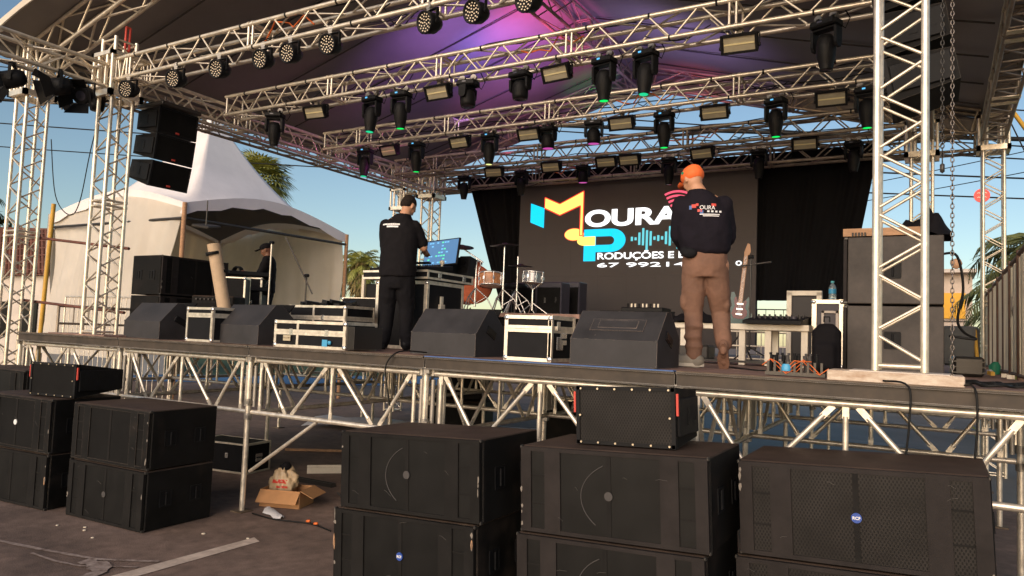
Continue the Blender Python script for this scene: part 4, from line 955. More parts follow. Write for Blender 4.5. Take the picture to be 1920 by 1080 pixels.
for z in (.31, .86, 1.10): m_ = MB(); m_.lathe([(.081, z-.02), (.085, z-.016), (.085, z+.016), (.081, z+.02)], 20, Matrix.Rotation(R(random.uniform(-6, 6)), 4, 'X')); m_.build('tie_band', 'black_cable', t)
# racks of gear behind the roll
flight_case('dark rack case with a bright corner next to the cardboard roll', (-8.62, 6.98, Z), R(38), .34, .34, .86, latches=0, tr=.018, lid=None)
flight_case('dark rack case behind the leaning cardboard roll', (-9.15, 7.7, Z), R(35), .4, .5, .92, latches=1, tr=.02)
t = thing('keyboard_stand', 'keyboards stacked on a stand behind the dark racks, left rear of the stage', 'keyboard', (-9.2, 7.75, Z), (0, 0, R(50)))
for k, z in enumerate((.72, .95)): MB().box((0, 0, z), (.66, .28, .07), (R(-10), 0, 0), bev=.012).build('keyboard_body', 'black_plastic', t); MB().box((0, -.06, z+.036), (.56, .12, .01), (R(-10), 0, 0)).build('key_row', 'mark_grey', t)
MB().tube((-.35, 0, 0), (.3, 0, .9), .018).tube((.35, 0, 0), (-.3, 0, .9), .018).tube((-.35, .12, 0), (.3, .12, .9), .018).build('cross_leg', 'metal_dark', t)
t = thing('guitar_amp', 'black amplifier cabinet beside the leaning cardboard roll', 'amplifier', (-8.35, 6.45, Z), (0, 0, R(20)))
MB().box((0, .15, .28), (.62, .30, .56), bev=.015).build('cabinet', 'black_box', t); MB().box((0, -.004, .24), (.56, .02, .44)).build('front_grille', 'grille_dark', t)
m_ = MB()
for i in range(8): m_.tube((-.22+i*.06, -.01, .51), (-.22+i*.06, -.03, .51), .012, 8)
m_.build('knob', 'mark_grey', t)

def mic_stand(label, loc, pts, rz=0, tripod=.26, base_h=.95, boom=True, mt='metal_dark', cat='microphone stand'):
    t = thing('microphone_stand', label, cat, loc, (0, 0, rz), 'microphone stands')
    MB().tube((0, 0, .12), (0, 0, base_h), .010).build('pole', mt, t)
    for k in range(3):
        a = k*2.094+.4; MB().tube((0, 0, .16), (tripod*math.cos(a), tripod*math.sin(a), .01), .008).build('leg', mt, t)
    MB().tube((-.03, 0, base_h), (.03, 0, base_h), .022).build('joint', 'black_plastic', t)
    if boom: MB().tube(pts[0], pts[1], .010).build('boom', mt, t)
    return t
mic_stand('boom microphone stand to the right of the technician in the cap', (-7.1, 6.9, Z), ((.12, 0, .62), (-.30, -.12, 1.36)), base_h=.86)
mic_stand('tall straight microphone stand in front of the technician in the cap', (-7.90, 7.0, Z), ((0, 0, 0), (0, 0, 1)), base_h=1.33, boom=False, mt='galv')
mic_stand('microphone stand with two arms beside the green guitar', (-1.80, 8.5, Z), ((-.10, 0, 1.08), (.22, 0, 1.12)), base_h=1.18)

# gear between the cases and the man in black
t = thing('drink_cooler', 'red cooler box with papers on its lid, left of the man in black', 'cooler', (-5.74, 6.7, Z), (0, 0, R(12)))
MB().box((0, 0, .075), (.40, .26, .15), bev=.02).build('body', 'red_plastic', t); MB().box((0, 0, .165), (.41, .27, .03), bev=.01).build('lid', 'wall_white', t)
m_ = MB()
for k in range(5): m_.box((-.14+k*.07, random.uniform(-.05, .05), .188+k*.004), (.12, .09, .008), (0, random.uniform(-.15, .15), random.uniform(-1, 1)))
m_.build('papers', 'paper', t)
t = thing('work_table', 'pale folding table with black boxes left of the man in black', 'table', (-7.25, 8.3, Z), (0, 0, R(8)))
MB().box((0, 0, .42), (.75, .45, .04)).build('tabletop', 'bench_paint', t)
for sx in (-1, 1):
    for sy in (-1, 1): MB().box((sx*.33, sy*.18, .2), (.04, .04, .4)).build('leg', 'bench_paint', t)
t = thing('equipment_rack', 'beige open rack frame standing behind the man in black', 'rack', (-7.2, 8.6, Z), (0, 0, R(10)))
m_ = MB()
for sx in (-1, 1):
    for sy in (-1, 1): m_.box((sx*.25, sy*.2, .5), (.045, .045, 1.0))
for z in (.62, .98): m_.box((0, -.2, z), (.54, .05, .05)); m_.box((0, .2, z), (.54, .05, .05))
m_.build('frame', 'bench_paint', t); MB().box((0, 0, .76), (.44, .36, .22), bev=.01).build('amplifier', 'black_plastic', t)
flight_case('black box on the pale folding table left of the man in black', (-7.3, 8.15, Z+.45), R(8), .6, .3, .2, latches=0, tr=.012)

# ------------------------------------------------------------------ drum kit (each drum and stand lifts away)
RZ = 1.965
t = thing('drum_riser', 'low black drum riser under the drum kit', 'riser', (-4.85, 8.85, Z))
MB().box((0, 0, .43), (2.7, 2.5, .05)).build('top_board', 'deck_wood', t); MB().box((0, 0, .2), (2.6, 2.4, .40)).build('skirt', 'drape', t)
def drum(label, loc, rot, rad, h, wood, head='bench_paint', cat='drum', bass=False):
    t = thing('bass_drum' if bass else 'tom_drum', label, cat, loc, rot, 'drum kit')
    MB().lathe([(rad, -h/2), (rad, h/2)], 28).build('shell', wood, t)
    for s in (-1, 1):
        MB().lathe([(0, s*(h/2)), (rad*.96, s*(h/2+.001)), (rad*.99, s*(h/2-.002))], 28).build('drum_head', head, t)
        MB().lathe([(rad+.001, s*(h/2-.016)), (rad+.010, s*(h/2-.014)), (rad+.010, s*(h/2+.008)), (rad-.002, s*(h/2+.008))], 28).build('hoop', 'chrome' if not bass else wood, t)
    for i in range(8):
        m_ = MB(); a = i*math.pi/4; c, s_ = math.cos(a)*(rad+.012), math.sin(a)*(rad+.012)
        m_.tube((c, s_, -h/2), (c, s_, h/2), .004, 5).box((c, s_, 0), (.022, .022, .04), (0, 0, a)); m_.build('lug', 'chrome', t)
    return t
drum('glossy red wood bass drum of the drum kit', (-5.53, 8.4, RZ+.40), (R(90), 0, R(52)), .26, .34, 'drum_wood', 'drum_head', bass=True)
drum('left red wood tom mounted above the bass drum', (-5.50, 8.35, RZ+.63), (R(-8), R(6), 0), .135, .19, 'drum_wood')
drum('right honey coloured tom in front of the cymbal stands', (-5.14, 8.3, RZ+.46), (R(-6), R(-4), 0), .15, .17, 'tom_wood')
drum('shiny chrome snare drum on its stand right of the cymbals', (-4.52, 8.35, RZ+.49), (R(-3), R(2), 0), .125, .14, 'snare_metal')
def cym_stand(label, loc, h, cyms, boom=None, tri=.26):
    t = thing('cymbal_stand', label, 'cymbal stand', loc, (0, 0, random.uniform(0, 2)*0), 'drum kit')
    MB().tube((0, 0, .08), (0, 0, h*.6), .014).tube((0, 0, h*.6), (0, 0, h), .009).build('pole', 'chrome', t)
    for k in range(3):
        a = k*2.094+.5; MB().path([(0, 0, .33), (tri*.6*math.cos(a), tri*.6*math.sin(a), .2), (tri*math.cos(a), tri*math.sin(a), .01)], .009, 6).tube((0, 0, .12), (tri*.55*math.cos(a), tri*.55*math.sin(a), .21), .006).build('leg', 'chrome', t)
    if boom: MB().tube(boom[0], boom[1], .009).build('boom', 'chrome', t)
    for c, rx, ry, r_ in cyms: MB().lathe([(0, .02), (.03, .018), (.04, .006), (r_, -.012), (r_, -.015), (0, .0)], 26, Matrix.Translation(c) @ Euler((rx, ry, 0)).to_matrix().to_4x4()).build('cymbal', 'cymbal', t)
    return t
cym_stand('tall chrome cymbal stand with a flat dark cymbal on top, centre of the drum kit', (-4.94, 8.3, RZ), .93, [((0, 0, .93), R(4), R(-3), .20)])
cym_stand('chrome cymbal stand with a low cymbal just behind the tallest stand', (-4.90, 8.6, RZ), .80, [((.05, 0, .68), R(2), R(2), .17)])
cym_stand('cymbal stand with a slanted boom arm at the left of the drum kit', (-5.18, 8.0, RZ), .72, [((-.24, 0, .88), R(14), R(12), .16)], ((.10, 0, .66), (-.24, 0, .86)))
t = thing('snare_stand', 'low chrome tripod stand holding the snare drum', 'drum stand', (-4.52, 8.35, RZ))
MB().tube((0, 0, .06), (0, 0, .34), .012).build('pole', 'chrome', t)
for k in range(3):
    a = k*2.094+.2; MB().tube((0, 0, .16), (.22*math.cos(a), .22*math.sin(a), .01), .008).build('leg', 'chrome', t); MB().tube((0, 0, .33), (.12*math.cos(a), .12*math.sin(a), .42), .008).build('basket_arm', 'chrome', t)
for (x, y, w_, h_, lb) in ((-5.18, 9.3, .42, .50, 'dark amplifier cabinet behind the cymbal stands in front of the led screen'), (-4.72, 9.2, .40, .50, 'purplish amplifier cabinet behind the snare drum'), (-4.75, 9.75, .5, .55, 'amplifier cabinet hidden behind the purplish one')):
    t = thing('amplifier', lb, 'amplifier', (x, y, RZ), group='amplifiers behind the drum kit'); MB().box((0, .14, h_/2), (w_, .28, h_), bev=.012).build('cabinet', 'amp_purple', t); MB().box((0, 0, h_*.45), (w_-.04, .02, h_*.8)).build('front_grille', 'grille_dark', t)
    MB().box((.12, -.012, h_*.5), (.03, .01, .08)).box((-.05, -.012, h_*.48), (.03, .01, .08)).build('handle', 'black_gloss', t)
t = thing('drum_throne', 'round black drum stool behind the bass drum', 'stool', (-5.15, 9.0, RZ-.02)); MB().lathe([(0, .40), (.16, .40), (.17, .44), (.15, .48), (0, .49)], 18).build('seat', 'black_plastic', t)
for k in range(3): MB().tube((0, 0, .4), (.2*math.cos(k*2.094), .2*math.sin(k*2.094), .01), .011).build('leg', 'chrome', t)

# ------------------------------------------------------------------ bench, pedal boards, guitar, right side
t = thing('white_bench', 'long low pale bench table behind the right wedge monitor', 'bench', (-1.63, 6.9, Z))
MB().box((-.03, .15, .35), (1.42, .34, .055), bev=.004).build('tabletop', 'bench_paint', t)
for x in (-.45, .10, .33, .64): MB().box((x, .03, .165), (.055, .05, .33)).build('leg', 'bench_paint', t)
for x in (-.45, .35): MB().box((x, .27, .165), (.055, .05, .33)).build('leg', 'bench_paint', t)
MB().box((0, .15, .03), (1.3, .3, .02)).box((-.35, .12, .1), (.3, .24, .14), bev=.02).build('lower_shelf', 'metal_dark', t)
t = thing('pedal_board', 'black mixing board with knobs resting on the pale bench', 'pedal board', (-1.24, 7.05, Z+.38), (0, 0, R(-3)))
MB().prism([(-.27, 0), (-.27, .03), (.27, .09), (.27, 0)], .5, Matrix.Translation((-.25, 0, 0)) @ Matrix(((0, 0, 1, 0), (1, 0, 0, 0), (0, 1, 0, 0), (0, 0, 0, 1)))).build('body', 'black_plastic', t)
for i in range(9): MB().tube((-.2+i*.05, .1, .07), (-.2+i*.05, .1, .1), .010, 6).build('knob', 'mark_grey', t); MB().tube((-.2+i*.05, -.05, .05), (-.2+i*.05, -.05, .08), .010, 6).build('knob', 'mark_grey', t)
MB().tube((.16, -.1, .05), (.16, -.1, .075), .03, 8).build('star_mark', 'amp_purple', t)
t = thing('folded_cloth', 'black cloth heap on the left end of the pale bench', 'cloth', (-2.05, 7.0, Z+.378)); m_ = MB()
vs = []; nn = 18
for j in range(nn+1):
    for i in range(nn+1):
        u, v = i/nn-.5, j/nn-.5; e = max(0, 1-(u*u+v*v)*3.6); vs.append((u*.62, v*.3, max(0, e*.10*(1+.5*math.sin(9*u+7*v)+.3*math.sin(17*u-5*v)))))
m_.add(vs, [(j*(nn+1)+i, j*(nn+1)+i+1, (j+1)*(nn+1)+i+1, (j+1)*(nn+1)+i) for j in range(nn) for i in range(nn)], True); m_.add([(-.31, -.15, -.001), (.31, -.15, -.001), (.31, .15, -.001), (-.31, .15, -.001)], [(0, 3, 2, 1)]); m_.build('heap', 'shirt_black', t)
t = thing('connector_strip', 'small row of connectors on the floor behind the rightmost wedge monitor', 'connector box', (-2.85, 8.0, Z+.56)); MB().box((0, 0, -.28), (.5, .3, .56), bev=.01).build('box', 'black_plastic', t)
for i in range(9): MB().tube((-.2+i*.045, -.05, 0), (-.2+i*.045, -.05, .045), .011, 6).build('plug', 'bench_paint' if i % 3 else 'black_plastic', t)
# electric guitar on its stand
t = thing('electric_guitar', 'dark green electric guitar with a maple neck standing by the led screen', 'guitar', (-1.93, 8.5, Z+.40), (R(-8), R(5), R(8)))
body = [(.0, -.0), (.10, .01), (.155, .08), (.15, .16), (.10, .22), (.11, .28), (.125, .34), (.09, .37), (.05, .31), (.02, .30), (-.03, .30), (-.05, .33), (-.09, .42), (-.125, .41), (-.125, .33), (-.10, .24), (-.13, .17), (-.155, .09), (-.10, .01)]
MB().prism([(x*.9, y*.9) for x, y in body], .038, UPX).build('body', 'guitar_green', t)
MB().prism([(x*.55, y*.6+.07) for x, y in body], .004, Matrix.Translation((0, -.0385, 0)) @ UPX).build('pickguard', 'pickguard', t)
MB().box((0, -.042, .52), (.045, .018, .56)).box((0, -.053, .52), (.038, .006, .56)).build('neck', 'guitar_wood', t)
MB().prism([(-.02, 0), (.022, 0), (.045, .06), (.03, .15), (.0, .16), (-.025, .05)], .014, Matrix.Translation((0, -.03, .80)) @ UPX).build('headstock', 'guitar_wood', t)
m_ = MB()
for i in range(6): m_.tube((-.018+i*.007, -.058, .10), (-.012+i*.0048, -.058, .8), .0009, 4)
for k in range(3): m_.box((0, -.05, .12+k*.06), (.07, .014, .018))
m_.build('string', 'chrome', t)
t = thing('guitar_stand', 'black stand holding the green guitar', 'guitar stand', (-1.93, 8.56, Z)); MB().tube((0, .06, 0), (0, .1, .8), .012).tube((0, .06, .3), (-.18, -.15, .01), .01).tube((0, .06, .3), (.18, -.15, .01), .01).tube((0, .06, .3), (0, .3, .01), .01).box((0, -.02, .40), (.24, .1, .02)).build('frame', 'metal_dark', t)
# white road case with bottle, silver frames, backpack
t = flight_case('tall white framed road case left of the right side fill, a bottle on top', (-.83, 7.15, Z), 0, .26, .4, .62, latches=0, tr=.035, panel='amp_purple')
m_ = MB(); 
for s in (-1, 1): m_.box((.02+s*.06, -.008, .40), (.022, .014, .24))
m_.box((.02, -.008, .51), (.14, .014, .02)); m_.box((.02, -.008, .30), (.14, .014, .02)); m_.build('pale_plate', 'wall_white', t)
t = thing('water_bottle', 'clear plastic water bottle with a blue cap on the white framed case', 'bottle', (-.80, 7.22, Z+.626))
MB().lathe([(0, 0), (.030, .0), (.032, .01), (.032, .05), (.029, .055), (.032, .06), (.032, .10), (.026, .125), (.012, .145), (.012, .15), (0, .15)], 18).build('bottle_body', 'bottle', t)
MB().lathe([(.0325, .055), (.0328, .06), (.0328, .095), (.0325, .097)], 18).build('label_band', 'blue_plastic', t); MB().lathe([(0, .15), (.015, .15), (.015, .17), (0, .17)], 14).build('cap', 'bottle_cap', t)
t = thing('silver_stand', 'beige metal frame panel behind the pale bench beside the fence grid', 'frame', (-1.18, 8.2, Z), (0, 0, R(-4)))
m_ = MB()
for x in (-.15, .15): m_.box((x, 0, .38), (.05, .05, .76))
m_.box((0, 0, .75), (.35, .05, .05)); m_.build('frame', 'bench_paint', t); MB().box((0, .01, .38), (.26, .02, .7)).build('panel', 'mark_grey', t)
for nm, (x, y, z0, w_, h_) in (('steel grid panel behind the stage under the black curtain', (-1.9, 12.7, Z-.0, 1.9, .78)), ('low wire crate grid under the pale bench', (-1.72, 8.9, Z, .9, .34))):
    t = thing('grid_fence', nm, 'grid', (x, y, z0)); m_ = MB()
    for i in range(int(w_/.14)+1): m_.tube((-w_/2+i*.14, 0, 0), (-w_/2+i*.14, 0, h_), .006, 5)
    for z in (.02, h_*.5, h_): m_.tube((-w_/2, 0, z), (w_/2, 0, z), .011, 6)
    m_.build('grid', 'galv', t)
t = thing('backpack', 'black backpack standing on the deck against the right side fill', 'backpack', (-.70, 5.98, Z), (0, 0, R(-6)))
m_ = MB().box((0, 0, .17), (.20, .13, .34), bev=.03).box((0, 0, .33), (.15, .11, .08), bev=.03).box((0, -.07, .12), (.16, .06, .2), bev=.02)
remeshed('bag', m_, .012, 'shirt_black', t, 5)
for s in (-1, 1): MB().path([(s*.05, .075, .33), (s*.06, .10, .25), (s*.06, .09, .1), (s*.07, .07, .03)], .012).build('strap', 'black_cable', t)
MB().path([(-.02, 0, .38), (-.02, 0, .42), (.02, 0, .42), (.02, 0, .38)], .006).build('top_handle', 'black_cable', t)
# cable connector tray
t = thing('cable_tray', 'black slotted tray full of plugs with orange and blue cables at the deck edge', 'cable tray', (-.77, 4.98, Z), (0, 0, R(3)))
m_ = MB(); m_.box((0, .1, .012), (.36, .22, .024))
for i in range(9): m_.box((-.16+i*.04, -.006, .045), (.014, .012, .09))
m_.build('tray', 'metal_dark', t)
for i in range(9):
    x = -.15+i*.035+random.uniform(-.006, .006); MB().tube((x, .06, .02), (x+random.uniform(-.01, .01), .05, .13), .013, 8).tube((x, .05, .13), (x, .05, .145), .009, 8).build('plug', random.choice(['black_plastic', 'black_plastic', 'mark_grey']), t)
m_ = MB()
for k in range(4): m_.path([(-.2+k*.05+.05*i, .0+.03*math.sin(i*1.9+k), .06+.045*math.sin(i*1.3+k*2)) for i in range(6)], .0032, 5)
m_.build('orange_cable', 'orange_cable', t); MB().rings([((-.05, -.01, .03), .028, .02), ((-.05, -.01, .06), .032, .022), ((-.05, -.01, .075), .02, .015)], 10).build('blue_plug', 'blue_plastic', t)
# plank below the tower
t = thing('base_plank', 'thick rusty white beam lying under the big front right tower', 'beam', (-.20, 4.9, DZ))
MB().box((0, 0, .033), (.70, .34, .062), bev=.004).build('beam', 'rust_white', t); MB().box((.03, .0, .066), (.52, .30, .006)).build('thin_board', 'wall_white', t)
t = thing('base_board', 'short brown wooden board under the left front tower', 'board', (BX, FY, DZ)); MB().box((-.1, 0, .008), (1.1, .42, .024)).build('board', 'deck_wood', t)
# crate and cloth on the right side fill
t = thing('wooden_crate', 'shallow wooden crate on top of the right side fill', 'crate', (-.33, 6.45, Z+1.067), (0, 0, R(0)))
MB().box((0, 0, .03), (.58, .4, .06)).build('crate_body', 'wood_crate', t)
m_ = MB()
for i in range(5): m_.box((-.22+i*.022, -.205, .012), (.012, .012, .03))
m_.build('slots', 'black_gloss', t)
t = thing('black_sheet', 'crumpled black cloth draped over the right side fill beside the crate', 'cloth', (-.08, 6.5, Z+1.065)); m_ = MB(); vs = []
for j in range(nn+1):
    for i in range(nn+1):
        u, v = i/nn-.5, j/nn-.5; e = max(0, 1-((u-.05)**2*3.2+v*v*3.4)); h_ = e*.19*(1+.25*math.sin(11*u+5*v)+.15*math.sin(21*u-9*v)); vs.append((u*.40, v*.42, max(0, h_)+.002))
m_.add(vs, [(j*(nn+1)+i, j*(nn+1)+i+1, (j+1)*(nn+1)+i+1, (j+1)*(nn+1)+i) for j in range(nn) for i in range(nn)], True); m_.build('sheet', 'shirt_black', t)
# chain hoist
t = thing('hoist_chain', 'long steel hoist chain hanging at the right behind the big tower', 'chain', (.09, 4.75, 0)); 
def chain(z0, z1, x=0, y=0, k=.0265):
    m_ = MB(); z = z1; i = 0
    while z > z0:
        pts = []
        for a in range(9):
            th = a*math.pi/4; u, v = .0085*math.cos(th), .0165*math.sin(th); pts.append((x+(u if i % 2 else 0), y+(0 if i % 2 else u), z+v))
        m_.path(pts, .0032, 4); z -= k; i += 1
    return m_
chain(1.53, 5.3).build('links', 'chain', t)
t = thing('hoist_chain', 'shorter dark hoist chain left of the long one, ending in mid air', 'chain', (.04, 4.62, 0)); chain(2.74, 5.3).build('links', 'metal_dark', t); MB().lathe([(0, 0), (.012, .01), (.012, .05), (0, .06)], 8, Matrix.Translation((0, 0, 2.68))).build('end_hook', 'metal_dark', t)
t = thing('chain_hoist', 'black chain hoist body on the side truss behind the big tower', 'hoist', (.02, 7.6, 3.95)); MB().lathe([(0, 0), (.1, 0), (.11, .03), (.11, .32), (.08, .36), (0, .36)], 16).build('motor', 'black_plastic', t); MB().tube((0, 0, .36), (0, 0, .8), .012).build('hook_rod', 'chain', t)

# loose cables
def cable(label, pts, r=.008, mt='black_cable'): 
    P = [Vector(p) for p in pts]; out = []
    for i in range(len(P)-1):
        p0, p1, p2, p3 = P[max(i-1, 0)], P[i], P[i+1], P[min(i+2, len(P)-1)]
        for k in range(6):
            s_ = k/6; out.append(.5*((2*p1)+(-p0+p2)*s_+(2*p0-5*p1+4*p2-p3)*s_*s_+(-p0+3*p1-3*p2+p3)*s_**3))
    out.append(P[-1]); return tag(MB().path(out, r, 6).build('cable', mt), label, 'cable')
cable('thick black cable looping behind the right side fill', [(.06, 6.75, 2.48), (.16, 6.75, 2.46), (.2, 6.7, 2.2), (.16, 6.6, 1.95), (.2, 6.5, 1.85), (.27, 6.4, 1.80), (.1, 6.4, 1.82)], .010)
cable('black cable hanging over the deck edge below the rusty plank', [(-.25, 4.72, 1.52), (-.12, 4.62, 1.50), (-.115, 4.60, 1.3), (-.13, 4.6, 1.1), (-.12, 4.6, .9)], .006)
cable('second black cable hanging over the deck edge at the far right', [(.12, 4.8, 1.51), (.19, 4.63, 1.51), (.20, 4.60, 1.3), (.18, 4.60, 1.0), (.19, 4.6, .7)], .006)
for k in range(5): cable('tangled black cables on the deck right of the rusty plank', [(.15+.06*i*random.uniform(.8, 1.2), 5.0+.1*k+random.uniform(-.07, .07), DZ+.012+.01*(i % 2)) for i in range(6)], .009)
for o in [o for o in bpy.data.objects if o.get('label', '').startswith('tangled black cables')]: o['group'] = 'tangled cables on the deck at right'
cable('loose cable on the deck around the feet of the man in the orange cap', [(-1.4, 5.9, Z+.006), (-1.1, 5.5, Z+.006), (-.95, 5.8, Z+.006), (-.7, 5.5, Z+.006)], .006)
cable('power cable hanging from the flight case over the stage edge near the centre', [(-3.7, 5.0, DZ+.02), (-3.72, 4.66, 1.53), (-3.8, 4.6, 1.42), (-3.78, 4.6, 1.25), (-3.74, 4.6, 1.1)], .006)
cable('thin cable with two bright plugs on the asphalt', [(-5.3, 4.66, .01), (-5.0, 4.63, .012), (-4.75, 4.70, .01), (-4.6, 4.72, .01), (-4.35, 4.66, .01)], .007)
for x, y in ((-4.69, 4.74), (-4.58, 4.72)): tag(MB().lathe([(0, -.022), (.011, -.018), (.012, .018), (0, .022)], 10, Matrix.Translation((x, y, .022)) @ Matrix.Rotation(R(80), 4, 'Y')).build('power_plug', 'orange_cable'), 'left one of two orange plugs on the asphalt cable' if x < -4.65 else 'right one of two orange plugs on the asphalt cable', 'plug')
cable('pale twisted cables on the asphalt right of the cardboard box', [(-5.3, 5.75, .01), (-5.0, 5.55, .012), (-4.8, 5.5, .01), (-4.5, 5.35, .01), (-4.2, 5.3, .01)], .009, 'mark_grey')
cable('thin black lead with a small connector hanging from the left roof truss', [(-8.55, 4.9, 4.2), (-8.75, 4.92, 3.7), (-8.95, 4.95, 3.1), (-9.15, 4.95, 2.95), (-9.4, 4.9, 3.2), (-9.5, 4.85, 3.9)], .006)

# ------------------------------------------------------------------ things on the asphalt
t = thing('cardboard_box', 'open brown cardboard box on the asphalt beside the stage leg', 'cardboard box', (-5.36, 5.12, 0), (0, 0, R(20)))
m_ = MB()
for (c, d, rr_) in (((0, -.15, .08), (.40, .006, .16), (0, 0, 0)), ((0, .15, .08), (.40, .006, .16), (0, 0, 0)), ((-.2, 0, .08), (.006, .30, .16), (0, 0, 0)), ((.2, 0, .08), (.006, .30, .16), (0, 0, 0)), ((0, 0, .004), (.4, .3, .006), (0, 0, 0))): m_.box(c, d, rr_)
m_.build('box_body', 'cardboard', t)
m_ = MB(); m_.box((.0, -.19, .105), (.40, .005, .135), (R(-42), 0, 0)); m_.build('front_flap', 'cardboard', t); MB().box((.265, 0, .135), (.14, .30, .005), (0, R(25), 0)).build('side_flap', 'cardboard', t)
t = thing('plastic_bag', 'red and yellow plastic bag stuffed in the cardboard box', 'bag', (-5.42, 5.14, .02), (0, 0, R(20)))
m_ = MB(); vs = []; na, nb = 40, 26
for j in range(nb+1):
    th = math.pi*j/nb
    for i in range(na):
        ph = 2*math.pi*i/na; r_ = .125*(1+.14*math.sin(3*ph+2*th)+.09*math.sin(7*ph-3*th)+.07*math.sin(11*ph+9*th)+.05*math.sin(17*ph-13*th)); vs.append((r_*math.sin(th)*math.cos(ph), r_*.85*math.sin(th)*math.sin(ph), .17+r_*1.15*math.cos(th)))
m_.add(vs, [(j*na+i, j*na+(i+1) % na, (j+1)*na+(i+1) % na, (j+1)*na+i) for j in range(nb) for i in range(na)], True); bg_ = m_.build('bag', 'bag_plastic', t)
MB().rings([((-.01, 0, .30), .05, .05), ((0, .0, .335), .06, .055), ((.01, .0, .37), .02, .02)], 12).build('dark_contents', 'shirt_black', t)
m_ = MB(); P_ = [(-5.34, 4.87), (-5.24, 4.80), (-5.13, 4.765), (-5.02, 4.71), (-4.97, 4.70)]; ws = (.035, .07, .045, .055, .02); n5 = 9; vs = []
for i in range(33):
    u = i/32*4; k = min(3, int(u)); g = u-k; x = P_[k][0]*(1-g)+P_[k+1][0]*g; y = P_[k][1]*(1-g)+P_[k+1][1]*g; w_ = ws[k]*(1-g)+ws[k+1]*g
    for q in range(n5): vs.append((x+.3*w_*(q/(n5-1)-.5), y+w_*(q/(n5-1)-.5)*2, .006+.026*abs(math.sin(q*1.7+i*.45))*math.sin(math.pi*q/(n5-1))+.006*random.random()))
m_.add(vs, [(i*n5+k, (i+1)*n5+k, (i+1)*n5+k+1, i*n5+k+1) for i in range(32) for k in range(n5-1)], True)
tag(m_.build('white_rag', 'paper'), 'crumpled white rag on the asphalt in front of the cardboard box', 'rag')
flight_case('black flight case with silver edges on the asphalt behind the cardboard box', (-7.12, 5.75, 0), R(8), .75, .4, .34, latches=1, tr=.02)
m_ = MB()
def channel(m_, p, q, w_=.09, h_=.05):
    p, q = Vector(p), Vector(q); d = (q-p); L_ = d.length; ang = math.atan2(d.y, d.x); m_.T = Matrix.Translation(p) @ Matrix.Rotation(ang, 4, 'Z')
    m_.box((L_/2, 0, .004), (L_, w_, .006)); m_.box((L_/2, w_/2, h_/2), (L_, .006, h_)); m_.box((L_/2, -w_/2, h_/2), (L_, .006, h_))
m_ = MB(); channel(m_, (-6.35, 6.35, .002), (-5.95, 6.75, .002), .16, .07); tag(m_.build('metal_channel', 'bench_paint'), 'pale metal channel lying on the asphalt under the stage', 'metal channel')
m_ = MB(); channel(m_, (-6.15, 5.95, .002), (-5.55, 5.95, .002), .06, .04); tag(m_.build('metal_channel', 'metal_dark'), 'dark metal channel lying behind the cardboard box', 'metal channel')
m_ = MB().box((-7.3, 7.5, .02), (.9, .05, .03), (0, 0, R(35))); tag(m_.build('wooden_batten', 'wood_crate'), 'long thin wooden batten on the asphalt deep under the stage', 'batten')
m_ = MB(); vs = []
for i in range(13):
    x = -9.3+.33*i
    for k in range(4): vs.append((x, 9.1+.13*i+.32*k, .02+.10*abs(math.sin(i*1.1+k))*(.6+.4*(k in (1, 2)))+.05*(k in (1, 2))))
m_.add(vs, [(i*4+k, (i+1)*4+k, (i+1)*4+k+1, i*4+k+1) for i in range(12) for k in range(3)], True)
tag(m_.build('ground_sheet', 'paper'), 'rumpled pale sheet lying on the ground far behind the stage', 'sheet')
for i, (x, y) in enumerate(((-5.98, 3.55), (-5.9, 3.5), (-5.1, 4.0), (-4.72, 4.12), (-5.65, 3.42), (-6.2, 3.45))):
    r_ = random.uniform(.010, .02); tag(MB().prism([(r_*math.cos(a)*random.uniform(.7, 1.3), r_*.7*math.sin(a)) for a in [k*1.05 for k in range(6)]], .006, Matrix.Translation((x, y, .001))).build('paper_scrap', 'bench_paint'), 'tiny pale scrap on the asphalt in front of the left subwoofers', 'scrap', 'tiny scraps on the asphalt')
# things under the stage, right of centre
t = thing('speaker_on_floor', 'dark boxes and cables stacked on the ground under the middle of the stage', 'box', (-6.2, 9.3, 0), (0, 0, R(20)))
MB().box((0, 0, .35), (.9, .6, .7), bev=.02).build('lower_box', 'black_box', t); MB().box((.1, 0, .9), (.6, .5, .38), bev=.02).build('upper_box', 'black_box', t)
t = thing('road_case', 'white edged road case on the ground deep under the stage', 'flight case', (-4.6, 10.2, 0), (0, 0, R(10)))
MB().box((0, 0, .4), (1.0, .6, .75)).build('panel', 'black_box', t); MB().box((0, -.305, .77), (1.02, .02, .03)).box((0, -.305, .03), (1.02, .02, .03)).box((-.5, -.305, .4), (.03, .02, .77)).box((.5, -.305, .4), (.03, .02, .77)).build('edge_trim', 'galv', t)

# ------------------------------------------------------------------ tent, fence, kiosk, surroundings
TX0, TX1, TY0, TY1, TH, TA = -17.2, -12.5, 8.9, 13.4, 4.0, 6.75
t = thing('white_tent', 'white pagoda tent with a high peak beside the left of the stage', 'tent', (0, 0, 0))
cx, cy = (TX0+TX1)/2, (TY0+TY1)/2; m_ = MB(); nA, nR = 64, 22
def tent_pt(u, s_):     # u round the square 0..4, s 0 centre..1 hem
    k, f = int(u) % 4, u-int(u); C_ = [(TX0, TY0), (TX1, TY0), (TX1, TY1), (TX0, TY1)]
    a, b = C_[k], C_[(k+1) % 4]; ex, ey = a[0]+(b[0]-a[0])*f, a[1]+(b[1]-a[1])*f
    hem = TH+.42*math.sin(math.pi*f)**1.0*(s_**3)
    z = TA-(TA-hem)*(1-(1-s_)**1.75)
    inw = 1-.05*math.sin(math.pi*f)*s_; r0 = .05
    return (cx+(ex-cx)*max(s_, r0)*inw, cy+(ey-cy)*max(s_, r0)*inw, z)
